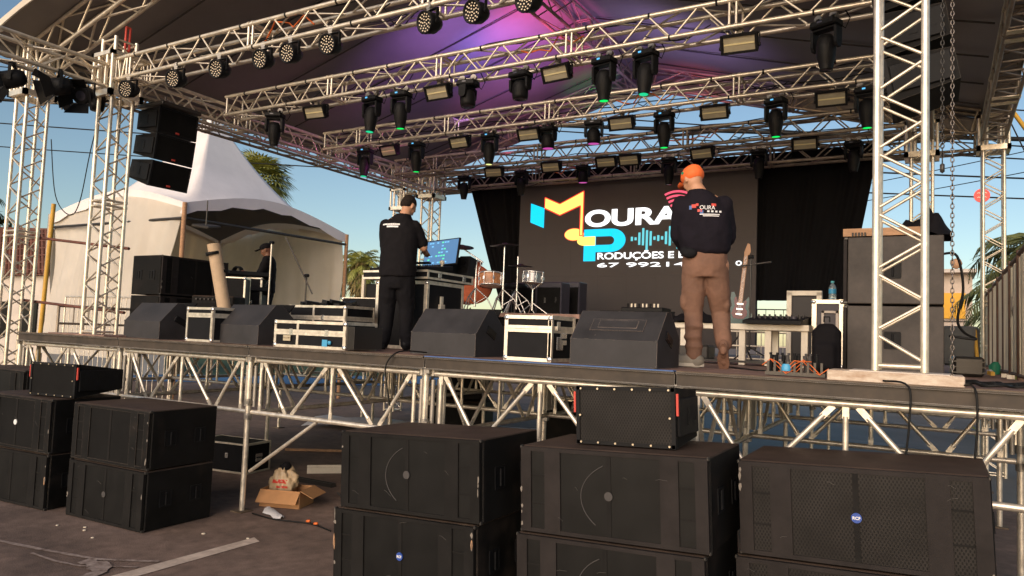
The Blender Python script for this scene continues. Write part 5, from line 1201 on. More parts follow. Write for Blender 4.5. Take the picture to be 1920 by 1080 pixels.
for lay, off in ((0, 0), (1, -.02)):
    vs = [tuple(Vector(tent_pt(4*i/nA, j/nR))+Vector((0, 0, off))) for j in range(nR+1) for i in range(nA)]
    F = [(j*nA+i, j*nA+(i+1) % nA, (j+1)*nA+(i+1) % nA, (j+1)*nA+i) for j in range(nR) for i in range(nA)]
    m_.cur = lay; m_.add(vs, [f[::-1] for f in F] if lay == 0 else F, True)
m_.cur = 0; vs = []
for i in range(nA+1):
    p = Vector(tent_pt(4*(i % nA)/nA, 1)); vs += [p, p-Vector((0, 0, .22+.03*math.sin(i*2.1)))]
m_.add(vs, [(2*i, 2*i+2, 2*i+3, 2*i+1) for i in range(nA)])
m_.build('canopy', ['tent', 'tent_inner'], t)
for x, y in ((TX0, TY0), (TX1, TY0), (TX1, TY1), (TX0, TY1)): MB().tube((x, y, 0), (x, y, TH), .045, 10).build('pole', 'wood_crate' if x == TX1 else 'alu_dull', t)
def tentwall(p, q, z0, z1, label, n=50, amp=.07, rag=0, flare=0):
    m_ = MB(); p, q = Vector(p), Vector(q); d = (q-p); nrm = Vector((-d.y, d.x, 0)).normalized(); vs = []; rows = 14
    for j in range(rows+1):
        v = j/rows
        for i in range(n+1):
            u = i/n; uu = u*(1-rag*min(v, .6)*.42)+.0; zt = z1+(.35*math.sin(math.pi*u) if rag >= 0 else 0); zz = zt+(z0-zt)*v
            c = p+d*uu+nrm*(amp*(math.sin(u*31)+.5*math.sin(u*77+v*3))*(.3+.7*v)+.08*math.sin(v*5+u*6)+flare*v*v); vs.append((c.x, c.y, zz))
    F = [(j*(n+1)+i, j*(n+1)+i+1, (j+1)*(n+1)+i+1, (j+1)*(n+1)+i) for j in range(rows) for i in range(n)]
    m_.add(vs, F, True); m_.add([(v[0]+nrm.x*.012, v[1]+nrm.y*.012, v[2]) for v in vs], [f[::-1] for f in F], True)
    return m_.build('side_wall', 'curtain', t, label=label)
tentwall((TX0+.1, TY0+.03, 0), (TX1-.05, TY0+.03, 0), .9, TH-.1, 'pale wall of the tent facing the viewer', rag=.75, amp=.05)
tentwall((TX0+.05, TY1-.05, 0), (TX1-.1, TY1-.05, 0), 1.35, TH-.1, 'folded back wall of the tent', amp=.06)
tentwall((TX0+.05, TY0+.1, 0), (TX0+.05, TY1-.1, 0), 1.35, TH-.1, 'rear side wall of the tent', amp=.06)
# crossing straps of the tent
m_ = MB().tube((TX1, TY0, TH-.3), (TX1, TY1, TH-.25), .03).tube((TX1, TY0, TH-.3), (TX0, TY0, TH-.3), .03); m_.build('eaves_tube', 'metal_dark', t)

def palm(label, loc, h, n, L, droop, lean=0, mt='leaf', seed=1, trunk_r=.16, spread=1.0, skirt=False, fan=False):
    rnd = random.Random(seed); t = thing('palm_tree', label, 'palm tree', loc, group='palm trees round the stage')
    top = Vector((lean, 0, h)); MB().path([(0, 0, 0), (lean*.2, 0, h*.35), (lean*.6, 0, h*.7), top], trunk_r, 10, [trunk_r*1.3, trunk_r, trunk_r*.9, trunk_r*.8]).build('trunk', 'trunk', t)
    m_ = MB()
    for k in range(n):
        az_ = 2.399*k; el = R(75-115*(k/n)) if not fan else R(80-100*(k/n)); LL = L*rnd.uniform(.8, 1.1); pts = []; p = top.copy(); e = el
        for i in range(9):
            pts.append(p.copy()); p = p+Vector((math.cos(az_)*math.cos(e), math.sin(az_)*math.cos(e), math.sin(e)))*LL/8; e -= droop*(.5+i*.13)/8*2
        m_.path(pts, .02, 4, [.03-.003*i for i in range(9)])
        if fan:     # round fan blade at the stalk end
            q = pts[4]; d0 = (pts[5]-pts[4]).normalized(); side = d0.cross(Vector((0, 0, 1))).normalized(); up_ = side.cross(d0)
            for a_ in range(-8, 9):
                ang_ = a_*R(13); d1 = d0*math.cos(ang_)+side*math.sin(ang_); l1 = LL*.55*rnd.uniform(.85, 1.1); w1 = side*math.cos(ang_)-d0*math.sin(ang_)
                e1 = q+d1*l1*.6; e2 = q+d1*l1-Vector((0, 0, l1*.22)); m_.add([q, e1-w1*l1*.055+up_*.01, e2, e1+w1*l1*.055], [(0, 1, 2, 3)])
        else:
            for i in range(1, 9):
                for f_ in range(4):
                    q = pts[i-1].lerp(pts[i], f_/4); d0 = (pts[i]-pts[i-1]).normalized(); side = d0.cross(Vector((0, 0, 1))).normalized()
                    ll = LL*.30*math.sin(math.pi*min(1, (i-1+f_/4)/8*.85+.12))*rnd.uniform(.8, 1.15)
                    for s in (-1, 1):
                        dd = (side*s*.85+d0*.6+Vector((0, 0, -.35*rnd.uniform(.5, 1.6)))).normalized(); e1 = q+dd*ll*.5; e2 = q+dd*ll+Vector((0, 0, -.12*ll)); wv = d0*ll*.045
                        m_.add([q-wv, e1-wv*1.3, e2, e1+wv*1.3, q+wv], [(0, 1, 2, 3, 4)])
    m_.build('crown', mt, t)
    if skirt:
        m_ = MB()
        for k in range(900):
            a = rnd.uniform(0, 6.28); z = rnd.uniform(-skirt, .4); rr_ = (.35+.75*math.sin(min(1, max(0, (z+skirt)/(skirt+.4)))*math.pi*.8+.3))*rnd.uniform(.5, 1.0)*L*.38
            p = top+Vector((rr_*math.cos(a), rr_*math.sin(a), z)); d0 = Vector((math.cos(a)*.5+rnd.uniform(-.2, .2), math.sin(a)*.5+rnd.uniform(-.2, .2), -1)).normalized(); sd = Vector((-math.sin(a), math.cos(a), 0)); l1 = .75*L*.3
            m_.add([p, p+d0*l1*.5+sd*.07*L*.3, p+d0*l1, p+d0*l1*.5-sd*.07*L*.3], [(0, 1, 2, 3)])
        m_.build('hanging_fronds', 'leaf_dry', t)
    return t
palm('fan palm crown rising behind the white tent', (-41.2, 35, 0), 11.6, 60, 2.7, R(35), mt='leaf', seed=3, fan=True, trunk_r=.3)
palm('tall palm with a thick brown skirt of dry fronds left of the man in black', (-31.3, 35, 0), 5.6, 34, 2.0, R(60), mt='leaf', seed=5, trunk_r=.2, skirt=1.9)
palm('palm leaves reaching in from the right edge above the fence', (1.75, 14.2, 0), 3.0, 40, 1.7, R(85), mt='leaf_mid', seed=8)
palm('lower bushy palm behind the far end of the slatted fence', (1.9, 19, 0), 2.6, 36, 2.1, R(80), mt='leaf_mid', seed=9)
palm('palm at the left photo edge behind the outermost tower', (-25.3, 10.2, 0), 4.6, 34, 1.9, R(80), mt='leaf_dark', seed=11)
palm('distant palm between the tent pole and the skirted palm', (-36.5, 38, 0), 5.0, 30, 2.0, R(80), mt='leaf_dark', seed=12)

def bush(label, loc, sx, sy, sz, n, size, mt, seed=1, cat='tree', trunk=True, name='leafy_tree'):
    rnd = random.Random(seed); t = thing(name, label, cat, loc); m_ = MB(); blobs = [(rnd.uniform(-.8, .8)*sx, rnd.uniform(-.8, .8)*sy, rnd.uniform(.3, .9)*sz, rnd.uniform(.25, .5)) for _ in range(12)]
    for k in range(n):
        b = blobs[k % 12]; v = Vector((rnd.gauss(0, 1), rnd.gauss(0, 1), rnd.gauss(0, 1))).normalized()*rnd.uniform(.6, 1.05); p = Vector((b[0]+v.x*sx*b[3], b[1]+v.y*sy*b[3], b[2]+v.z*sz*b[3]*.8))
        a = Vector((rnd.gauss(0, 1), rnd.gauss(0, 1), rnd.gauss(0, .6))).normalized(); c = a.cross(Vector((0, 0, 1))).normalized(); s_ = size*rnd.uniform(.6, 1.3)
        m_.add([p-a*s_, p+c*s_*.5, p+a*s_, p-c*s_*.5], [(0, 1, 2, 3)])
    m_.build('crown', mt, t)
    if trunk: MB().tube((0, 0, 0), (0, 0, sz*.5), .12, 8, r2=.07).build('trunk', 'trunk', t)
    return t
bush('dark tree tops on the horizon left of the skirted palm', (-38.5, 41, 0), 3, 2, 3.4, 1600, .22, 'leaf_dark', 4)
bush('low green trees on the horizon right of the skirted palm', (-30.5, 41, 0), 3, 2, 3.0, 1600, .22, 'leaf_dark', 6)
bush('dark foliage at the left photo edge behind the tiled roof', (-27, 13, 0), 1.6, 2, 4.6, 1600, .2, 'leaf_dark', 7)
bush('green foliage hanging over the far end of the slatted fence', (1.2, 17, 0), .6, .9, 3.0, 900, .12, 'leaf', 13)
bush('dark trees far behind the drum kit on the horizon', (-27, 47, 0), 7, 2, 3.2, 2200, .28, 'leaf_dark', 14)
# distant white wall
t = thing('boundary_wall', 'pale ribbed boundary wall behind the red cooler', 'wall', (-34, 33, 0)); 
MB().box((6, 0, 1.2), (22, .25, 2.4)).build('wall', 'wall_white', t)
m_ = MB()
for i in range(56): m_.box((-4.8+i*.4, -.14, 1.2), (.12, .04, 2.4))
m_.build('rib', 'kiosk', t)
# tiled roof house at far left
t = thing('tiled_house', 'low house with a red tiled roof at the left edge behind the towers', 'house', (-24.5, 11.5, 0), (0, 0, R(0)))
MB().box((0, 1.5, 1.45), (6.5, 3.6, 2.9)).build('wall', 'wall_white', t)
m_ = MB(); m_.prism([(-3.8, 2.85), (3.6, 2.85), (3.2, 4.15), (-3.2, 4.5)], 3.9, Matrix.Translation((0, 3.4, 0)) @ UPX)
for i in range(36): m_.tube((-3.6+i*.2, -.54, 2.9), (-3.3+i*.185, -.54, 4.1), .06, 6)
for j in range(6): m_.box((-.05, -.56, 3.0+j*.2), (7.0-j*.12, .05, .03))
m_.build('roof', 'roof_tile', t)
for x in (-1.6, .6, 2.2): MB().box((x, -.32, 1.6), (.8, .06, 1.0)).build('window', 'black_gloss', t)
# crowd barriers at left and under
def barrier(label, p, q, h=1.0, n=16, mt='galv', cat='barrier'):
    p, q = Vector(p), Vector(q); L_ = (q-p).length; t = thing('crowd_barrier', label, cat, p, (0, 0, math.atan2(q.y-p.y, q.x-p.x)), 'steel crowd barriers'); dz = (q.z-p.z)
    MB().tube((0, 0, h), (L_, 0, h), .018).tube((0, 0, .12), (L_, 0, .12), .015).tube((0, 0, 0), (0, 0, h), .018).tube((L_, 0, 0), (L_, 0, h), .018).build('frame', mt, t)
    for i in range(1, n): MB().tube((L_*i/n, 0, .12), (L_*i/n, 0, h), .008, 5).build('bar', mt, t)
    return t
barrier('steel barrier on the left side of the deck behind the yellow pole', (-9.5, 7.0, DZ), (-9.5, 5.1, DZ), .34, 10, 'alu_dull')
barrier('steel barrier behind the stage left of the tent wall', (-14.5, 7.9, 0), (-11.2, 7.9, 0), 2.1, 22)
for zz, lb in ((2.62, 'upper rusty guard tube across the left end of the stage'), (1.80, 'lower rusty guard tube across the left end of the stage')):
    tag(MB().tube((-10.1, 4.98, zz+.10), (-8.05, 5.05, zz-.10 if zz > 2 else zz-.02), .017, 8).build('guard_tube', 'roof_tile'), lb, 'tube')
tag(MB().tube((-11.3, 5.8, .0), (-11.15, 5.8, 3.35), .030, 10).build('yellow_pole', 'yellow'), 'thick yellow pole beside the leftmost tower', 'pole')
tag(MB().path([(.92, 11.9, 5.05), (1.25, 11.3, 4.2), (1.9, 10.2, 2.4)], .028, 6).build('yellow_strap', 'yellow'), 'yellow strap running down from the right eaves corner', 'strap')
tag(MB().path([(.90, 11.9, 4.9), (1.15, 11.4, 4.0), (1.6, 10.5, 2.2)], .009, 6).build('guy_rope', 'metal_dark'), 'thin dark guy rope beside the yellow strap', 'rope')
# slatted fence on the right edge of the stage
for k, lb in enumerate(('nearest panel of the pale slatted fence at the right photo edge', 'second panel of the pale slatted fence, scribbled with white marks', 'third panel of the pale slatted fence', 'farthest panel of the pale slatted fence')):
    t = thing('slatted_fence', lb, 'fence', (.64+.012*k, 5.9+k*1.75, 1.40), (0, 0, R(90)), 'slatted fence panels on the right of the stage'); m_ = MB()
    for i in range(24): m_.box((.05+i*.072, random.uniform(-.004, .004), .63), (.056, .014, 1.0+random.uniform(-.01, .01)))
    m_.build('slats', 'fence_slat', t)
    MB().tube((0, 0, 0), (0, 0, 1.2), .022).tube((1.73, 0, 0), (1.73, 0, 1.2), .022).tube((0, 0, 1.17), (1.73, 0, 1.17), .020).tube((0, 0, .12), (1.73, 0, .12), .018).tube((.86, .016, 0), (.86, .016, 1.2), .014).build('frame', 'fence_frame', t)
    if k == 1:
        m_ = MB()
        for q in range(7): m_.path([(.5+.08*q+random.uniform(-.03, .03), .012, .85-.05*q+random.uniform(-.1, .1)) for _ in range(4)], .004, 4)
        m_.build('white_scribble', 'bench_paint', t)
tag(MB().rings([((.50, 8.3, DZ+.0), .04, .04), ((.50, 8.3, DZ+.08), .05, .045), ((.51, 8.3, DZ+.12), .02, .02)], 12).build('green_bottle', 'green_plastic'), 'green plastic container at the foot of the slatted fence', 'container')
for i in range(6): tag(MB().box((.44+random.uniform(-.04, .06), 6.5+i*.35, DZ+.03), (.03, .04, .03), (0, 0, random.random())).build('litter', random.choice(['paper', 'yellow', 'bench_paint'])), 'small piece of litter along the foot of the slatted fence', 'litter', 'litter by the fence')
t = thing('blue_case', 'grey blue hard case on the deck behind the right side fill', 'case', (.22, 7.9, Z), (0, 0, R(-10))); MB().box((0, 0, .25), (.26, .3, .36), bev=.02).build('case_body', 'blue_plastic' if False else 'court', t); MB().tube((.12, -.1, .4), (.15, -.16, .08), .016).build('yellow_handle', 'yellow', t)
t = thing('cable_crate', 'dark crate full of cables on the deck behind the right side fill', 'crate', (.24, 7.2, Z), (0, 0, R(5))); MB().box((0, 0, .08), (.22, .28, .16), bev=.02).build('crate_body', 'metal_dark', t)
m_ = MB()
for k in range(3): m_.box((0, 0, .03+k*.045), (.23, .29, .010))
m_.build('crate_rib', 'metal_dark', t)
# kiosk
t = thing('kiosk', 'pale kiosk with an orange panel seen between the side fill and the fence', 'kiosk', (-.10, 25, 0)); MB().box((0, 1, 2.0), (2.15, 2, 4.0)).build('wall', 'kiosk', t); MB().box((.35, -.03, 3.05), (1.1, .06, .75)).build('orange_panel', 'kiosk_orange', t); MB().box((0, .8, 4.05), (2.35, 2.4, .1)).build('roof', 'wall_white', t)
m_ = MB()
for z in (1.9, 2.6): m_.box((0, -.02, z), (2.1, .04, .03))
m_.build('panel_joint', 'metal_dark', t)
t = thing('round_sign', 'round red sign on a mast right of the big tower', 'sign', (1.55, 32, 0)); MB().tube((0, .1, 0), (0, .1, 7.7), .06).build('mast', 'galv', t)
m_ = MB(); round_disc(m_, (0, 0, 7.55), .26, th=.06); m_.build('disc', 'red_sign', t)
m_ = MB()
for z in (7.63, 7.47): m_.path([(-.15+i*.05, -.075, z+.025*math.sin(i*1.6)) for i in range(7)], .015, 5)
m_.build('wavy_mark', 'bench_paint', t)
t = thing('round_lamp', 'small round orange street lamp above the kiosk', 'lamp', (.62, 27, 0)); MB().tube((0, .05, 0), (0, .05, 4.4), .05).build('mast', 'galv', t); MB().lathe([(0, -.17), (.12, -.13), (.17, 0), (.12, .13), (0, .17)], 16, Matrix.Translation((0, 0, 4.5))).build('globe', 'wood_crate', t)
# overhead power lines
def wire(label, p, q, sag, r, n=24):
    P_ = []; p, q = Vector(p), Vector(q)
    for i in range(n+1):
        u = i/n; v = p.lerp(q, u); v.z -= sag*4*u*(1-u); P_.append(v)
    return tag(MB().path(P_, r, 5).build('power_line', 'black_cable'), label, 'power line', 'overhead power lines')
W_ = [(-75, 14, 17.3, 8, 34, 9.4, .09, 'thick lower power line crossing the sky at left'), (-75, 14, 16.0, 8, 34, 7.9, .035, 'thin power line just below the thick one'), (-75, 14, 20.5, 8, 34, 8.9, .03, 'thin power line above the thick one at left'), (-75, 14, 18.8, 8, 34, 8.5, .03, 'middle thin power line at left'),
      (-75, 14, 14.3, 8, 34, 7.2, .03, 'lowest thin power line over the tent'), (-70, 16, 22.5, 9, 36, 10.6, .03, 'topmost thin power line at left')]
for a in W_: wire(a[7], a[0:3], a[3:6], .6, a[6])
wire('thin power line behind the right tower', (-6, 40, 9.5), (14, 30, 11), .3, .02); wire('second thin power line behind the right tower', (-6, 40, 8.7), (14, 30, 10.1), .3, .02)

# ------------------------------------------------------------------ people
def limb(mb, pts, rads, n=12):
    """tapered limb with rounded ends"""
    P_ = [Vector(p) for p in pts]; a = (P_[0]-P_[1]).normalized(); b = (P_[-1]-P_[-2]).normalized()
    PP = [P_[0]+a*rads[0]*.9, P_[0]+a*rads[0]*.6]+P_+[P_[-1]+b*rads[-1]*.6, P_[-1]+b*rads[-1]*.9]; RR = [rads[0]*.35, rads[0]*.8]+list(rads)+[rads[-1]*.8, rads[-1]*.35]
    mb.path(PP, 0, n, RR)
def ball(mb, c, rx, ry, rz, rot=None, n=14):
    M = Matrix.Translation(c) @ (Euler(rot).to_matrix().to_4x4() if rot else Matrix()) @ Matrix.Diagonal((rx, ry, rz, 1))
    mb.lathe([(.02, -1)]+[(math.sin(math.pi*i/8), -math.cos(math.pi*i/8)) for i in range(1, 8)]+[(.02, 1)], n, M); 
def bp(P, w_=0): return Vector(P)
def hand(mb, wrist, d, side, curl=.5, k=.92):
    d = Vector(d).normalized(); side = Vector(side); side = (side-d*side.dot(d)).normalized(); nrm = d.cross(side).normalized(); w_ = Vector(wrist)
    ball(mb, w_+d*.045*k, .036*k, .036*k, .036*k); limb(mb, [w_, w_+d*.04*k, w_+d*.075*k], [.024*k, .03*k, .028*k], 8)
    for s in (-1, -.33, .33, 1): limb(mb, [w_+d*.05*k+side*s*.02*k, w_+d*.08*k+side*s*.028*k], [.014*k, .012*k], 8)
    for i, (s, l) in enumerate(((-1, .068), (-.33, .078), (.33, .073), (1, .058))):
        b = w_+d*.082*k+side*s*.03*k; dd = (d+side*s*.12).normalized(); p1 = b+dd*l*.45*k; d2 = (dd*math.cos(curl)+nrm*math.sin(curl)).normalized(); p2 = p1+d2*l*.3*k; d3 = (dd*math.cos(curl*2)+nrm*math.sin(curl*2)).normalized(); p3 = p2+d3*l*.25*k
        limb(mb, [b, p1, p2, p3], [.0098*k, .0092*k, .0085*k, .0075*k], 8)
    t0 = w_+d*.03*k-side*.03*k; limb(mb, [t0, t0+(d*.6-side*.7+nrm*.3).normalized()*.032*k, t0+(d*.85-side*.45+nrm*.35).normalized()*.062*k], [.013*k, .0115*k, .009*k], 8)
def head(mb, c, f, k=.92, nod=0):
    """c = centre of skull, f = facing azimuth vector; builds skull, jaw, nose, ears, lips, brow"""
    f = Vector(f).normalized(); s = Vector((f.y, -f.x, 0)).normalized(); f2 = (f*math.cos(nod)-Vector((0, 0, 1))*math.sin(nod)); u = s.cross(f2).normalized(); 
    if u.z < 0: u = -u
    c = Vector(c); B = Matrix((s, f2, u)).transposed().to_4x4(); B.translation = c; old = mb.T; mb.T = B
    def bl(cc, a, b, d_): ball(mb, cc, a*k, b*k, d_*k)
    bl((0, -.005*k, .012*k), .076, .095, .088); bl((0, .030*k, -.055*k), .055, .058, .06); bl((0, .045*k, -.088*k), .034, .032, .024); bl((0, .0, -.03*k), .066, .08, .07)
    bl((0, .092*k, -.028*k), .012, .018, .024); bl((0, .097*k, -.040*k), .017, .014, .011); bl((0, .078*k, .012*k), .05, .018, .014)
    bl((0, .082*k, -.068*k), .022, .010, .006); bl((0, .080*k, -.077*k), .019, .010, .006)
    for q in (-1, 1): bl((q*.079*k, -.004*k, -.018*k), .009, .018, .030); bl((q*.030*k, .078*k, -.002*k), .013, .010, .009); bl((q*.042*k, .055*k, -.035*k), .02, .025, .018)
    mb.T = old; return B
def shoe(name, parent, ankle, d, mt, smt='sole', pitch=0, k=1.0):
    d = Vector(d).normalized(); ang = math.atan2(d.y, d.x)-math.pi/2
    M = Matrix.Translation(ankle) @ Matrix.Rotation(ang, 4, 'Z') @ Matrix.Rotation(pitch, 4, 'X') @ Matrix.Scale(k, 4) @ Matrix.Translation((0, 0, -.075/k if k > 1 else -.075))
    m_ = MB(); m_.T = M
    m_.cur = 0; m_.path([(0, -.07, .035), (0, -.04, .045), (0, .03, .045), (0, .10, .035), (0, .165, .03)], 0, 12, [.030, .038, .038, .042, .026]); 
    for x, y, a, b, c in ((0, -.035, .040, .05, .045), (0, .02, .040, .06, .05), (0, .11, .046, .07, .032), (0, -.02, .036, .04, .075)): 
        ball(m_, (x, y, .038), a, b, c)
    o = remeshed(name, m_, .009, mt, parent, 4)
    m2 = MB(); m2.T = M; pts = [(.030*math.cos(a)*(1.25 if math.sin(a) > 0 else 1), .052+.135*math.sin(a)) for a in [k*math.pi/9 for k in range(18)]]; m2.prism([(x*1.25, y) for x, y in pts], .022, Matrix.Translation((0, 0, .0))); m2.build('sole', smt, o); return o

# ---- man in black at the mixing console (seen from behind)
t = thing('person', 'man in a black shirt and trousers with short dark hair, working at the mixing console', 'person', (-4.73, 5.84, DZ+.004), (0, 0, R(24)))
t.scale = (.95, .95, 1.02)
f = (.10, 1, 0)
m_ = MB(); HB = head(m_, (.07, .06, 1.45), (.5, .86, 0), .95, R(34))
limb(m_, [(.02, -.01, 1.28), (.05, .02, 1.37)], [.062, .058])
m_.rings([((0, 0, .74), .15, .10), ((0, 0, .85), .165, .11), ((0, 0, .97), .15, .10), ((0, 0, 1.1), .17, .11), ((0, .0, 1.22), .185, .105), ((.0, 0, 1.30), .13, .085), ((.02, 0, 1.33), .06, .06)], 20)
SL_, EL_, WL_ = (-.160, .01, 1.235), (-.19, .12, 1.03), (-.10, .32, .95)
SR_, ER_, WR_ = (.162, .01, 1.23), (.255, .07, 1.03), (.215, .27, 1.02)
limb(m_, [SL_, EL_], [.055, .042]); limb(m_, [EL_, WL_], [.040, .028]); limb(m_, [SR_, ER_], [.055, .044]); limb(m_, [ER_, WR_], [.042, .028])
hand(m_, WR_, (.1, .9, -.25), (1, -.1, 0), .45); hand(m_, WL_, (.5, .85, -.25), (1, -.3, 0), .4)
for s, kn, an in ((-1, (-.10, .02, .42), (-.115, -.03, .09)), (1, (.11, .03, .42), (.13, .0, .09))): limb(m_, [(s*.088, 0, .78), kn], [.085, .055]); limb(m_, [kn, an], [.052, .036]); limb(m_, [an, (an[0], an[1]+.1, .04)], [.032, .028])
body_ = remeshed('body', m_, .0085, 'skin', t, 3)
m_ = MB(); m_.rings([((0, -.005, .72), .195, .145), ((0, -.005, .80), .20, .148), ((0, 0, .95), .195, .14), ((0, 0, 1.1), .205, .14), ((0, 0, 1.2), .205, .13), ((0, 0, 1.255), .175, .115), ((.01, 0, 1.305), .115, .09), ((.03, .0, 1.35), .074, .072)], 24)
limb(m_, [SL_, (-.182, .10, 1.06)], [.066, .064]); limb(m_, [SR_, (.235, .07, 1.07)], [.066, .064])
sh_ = remeshed('shirt', m_, .011, 'shirt_black', t, 5, 0.007, 1.0)
m_ = MB(); m_.rings([((0, 0, .60), .16, .115), ((0, 0, .68), .178, .128), ((0, 0, .80), .175, .125)], 20)
for s, kn, an in ((-1, (-.10, .02, .42), (-.115, -.03, .06)), (1, (.11, .03, .42), (.13, .0, .06))): limb(m_, [(s*.085, 0, .70), (s*.095, .01, .55), kn, (kn[0], kn[1]-.02, .25), an], [.105, .10, .082, .072, .064])
remeshed('trousers', m_, .011, 'trouser_black', t, 5, 0.006, 1.2)
shoe('shoe', t, (-.118, -.01, .085), (-.25, 1, 0), 'black_plastic', 'black_plastic'); shoe('shoe', t, (.135, .01, .085), (.3, 1, 0), 'black_plastic', 'black_plastic')
m_ = MB(); m_.T = HB
ball(m_, (0, -.012, .034), .0755, .0935, .074); ball(m_, (0, -.044, -.008), .0715, .060, .058)
remeshed('hair', m_, .008, 'hair', t, 3)
def stick_on(me_o, pts_mb, mt, name, parent, toward, off=.004):
    """project a flat drawing onto a cloth surface along a local direction"""
    bv = BVHTree.FromPolygons([v.co[:] for v in me_o.data.vertices], [tuple(p.vertices) for p in me_o.data.polygons]); d = Vector(toward).normalized(); ok = []
    for i, v in enumerate(pts_mb.v):
        h_ = bv.ray_cast(Vector(v)-d*.6, d)
        pts_mb.v[i] = tuple(h_[0]-d*off) if h_[0] is not None else tuple(v)
    return pts_mb.build(name, mt, parent)
def back_text(lines, M):
    m_ = MB()
    for txt, sz, x, z in lines:
        me = text_mesh(txt, sz, Matrix.Translation((x, 0, z)) @ UPX, 0, .0004, 'CENTER'); mesh_into(m_, me)
    return m_
m_ = MB()
for (x, z, w_, h_) in ((-.07, 1.235, .20, .016), (-.05, 1.212, .13, .018)):
    n_ = 10
    for i in range(n_):
        if i in (3, 7) and h_ < .017: pass
        a = x-w_/2+w_*i/n_; m_.add([(a, -.3, z-h_/2), (a+w_/n_*.92, -.3, z-h_/2), (a+w_/n_*.92, -.3, z+h_/2), (a, -.3, z+h_/2)], [(0, 1, 2, 3)])
stick_on(sh_, m_, 'logo_white', 'back_print', sh_, (0, 1, 0))

# ---- man in the orange cap stepping along the stage edge
t = thing('person', 'man in an orange cap, dark hooded jumper and brown cargo trousers stepping along the stage', 'person', (-1.565, 5.60, DZ+.004), (0, 0, R(16)))
t.scale = (.98, .98, 1.045)
m_ = MB(); HB = head(m_, (-.075, .035, 1.405), (-.62, .78, 0), .95, R(28))
limb(m_, [(-.0, -.01, 1.26), (-.05, .02, 1.34)], [.062, .058])
m_.rings([((.03, 0, .80), .15, .10), ((.03, 0, .90), .15, .10), ((.02, 0, 1.05), .16, .105), ((.01, .0, 1.2), .18, .1), ((.0, 0, 1.27), .12, .08), ((-.01, 0, 1.30), .06, .06)], 20)
SL_, EL_, WL_ = (-.155, .01, 1.205), (-.175, .06, .98), (-.10, .19, .85)
SR_, ER_, WR_ = (.165, .01, 1.20), (.205, .09, .97), (.12, .26, .93)
limb(m_, [SL_, EL_], [.052, .042]); limb(m_, [EL_, WL_], [.040, .028]); limb(m_, [SR_, ER_], [.052, .042]); limb(m_, [ER_, WR_], [.040, .028])
hand(m_, WR_, (-.5, .8, -.1), (1, .5, 0), .6); hand(m_, WL_, (.3, .3, -.9), (.8, -.5, .1), .5)
LEGS = (((-.06, 0, .76), (-.045, .03, .40), (-.035, .0, .09)), ((.135, .0, .76), (.165, .09, .41), (.19, -.03, .16)))
for hp, kn, an in LEGS: limb(m_, [hp, kn], [.085, .055]); limb(m_, [kn, an], [.052, .036])
limb(m_, [LEGS[0][2], (-.12, .03, .04)], [.032, .028]); limb(m_, [LEGS[1][2], (.195, .03, .07)], [.032, .028])
remeshed('body', m_, .0085, 'skin', t, 3)
m_ = MB(); m_.rings([((.035, -.005, .83), .158, .125), ((.035, -.005, .86), .185, .142), ((.03, -.005, .93), .20, .15), ((.02, 0, 1.05), .205, .145), ((.01, 0, 1.15), .205, .13), ((.0, 0, 1.225), .175, .112), ((-.01, 0, 1.275), .11, .09), ((-.03, .0, 1.315), .076, .074)], 24)
limb(m_, [SL_, (-.175, .055, 1.0), EL_], [.076, .066, .062]); limb(m_, [EL_, WL_], [.062, .044]); limb(m_, [SR_, (.203, .08, 1.0), ER_], [.078, .068, .062]); limb(m_, [ER_, WR_], [.062, .044])
hd_ = remeshed('hooded_jumper', m_, .011, 'hoodie', t, 6, 0.006, 1.3)
m_ = MB(); m_.rings([((.035, 0, .66), .165, .12), ((.035, 0, .74), .178, .135), ((.035, 0, .87), .168, .122)], 20)
hp, kn, an = LEGS[0]; limb(m_, [(-.045, 0, .70), (-.05, .01, .56), kn, (-.04, .01, .24), (-.035, 0, .09)], [.098, .092, .072, .064, .062])
hp, kn, an = LEGS[1]; limb(m_, [(.12, 0, .70), (.14, .03, .56), kn, (.175, .03, .28), (.19, -.02, .18)], [.098, .092, .074, .066, .062])
ball(m_, (-.122, .01, .49), .028, .05, .075); ball(m_, (.208, .04, .47), .026, .05, .07)
for z, k_ in ((.30, .004), (.22, -.006), (.15, .004)): ball(m_, (-.04+k_, .0, z), .072, .072, .035)
tr_ = remeshed('cargo_trousers', m_, .010, 'cargo', t, 5, 0.0035, 1.8)
MB().tube((-.11, .11, .845), (-.11, -.02, .83), .03).build('tmp', 'glove', t)
o = bpy.data.objects['tmp']; o.name = 'belt_pouch'
m_ = MB(); ball(m_, (-.085, -.12, .83), .062, .035, .04); ball(m_, (-.12, -.10, .845), .04, .03, .035); o2 = remeshed('pouch_fold', m_, .009, 'glove', o, 2)
s1 = shoe('shoe', t, (-.045, -.01, .080), (-.95, .1, 0), 'shoe_grey', k=1.12); s2 = shoe('shoe', t, (.19, -.02, .16), (.1, 1, 0), 'cargo', 'cargo', R(-52))
m_ = MB(); m_.T = HB; ball(m_, (0, -.022, .008), .076, .078, .045); remeshed('hair', m_, .008, 'hair_short', t, 3)
m_ = MB(); m_.T = HB
ball(m_, (0, -.004, .038), .084, .103, .070); ball(m_, (0, -.032, .012), .082, .078, .056)
cp_ = remeshed('orange_cap', m_, .007, 'cap_orange', t, 3)
m_ = MB(); m_.T = HB; n_ = 12; vs = []
for i in range(n_+1):
    a = math.pi*i/n_; x, y = .072*math.cos(a), .07+.085*math.sin(a); vs += [(x, y, .020-.35*x*x*8*.6), (x, y, .026-.35*x*x*8*.6)]
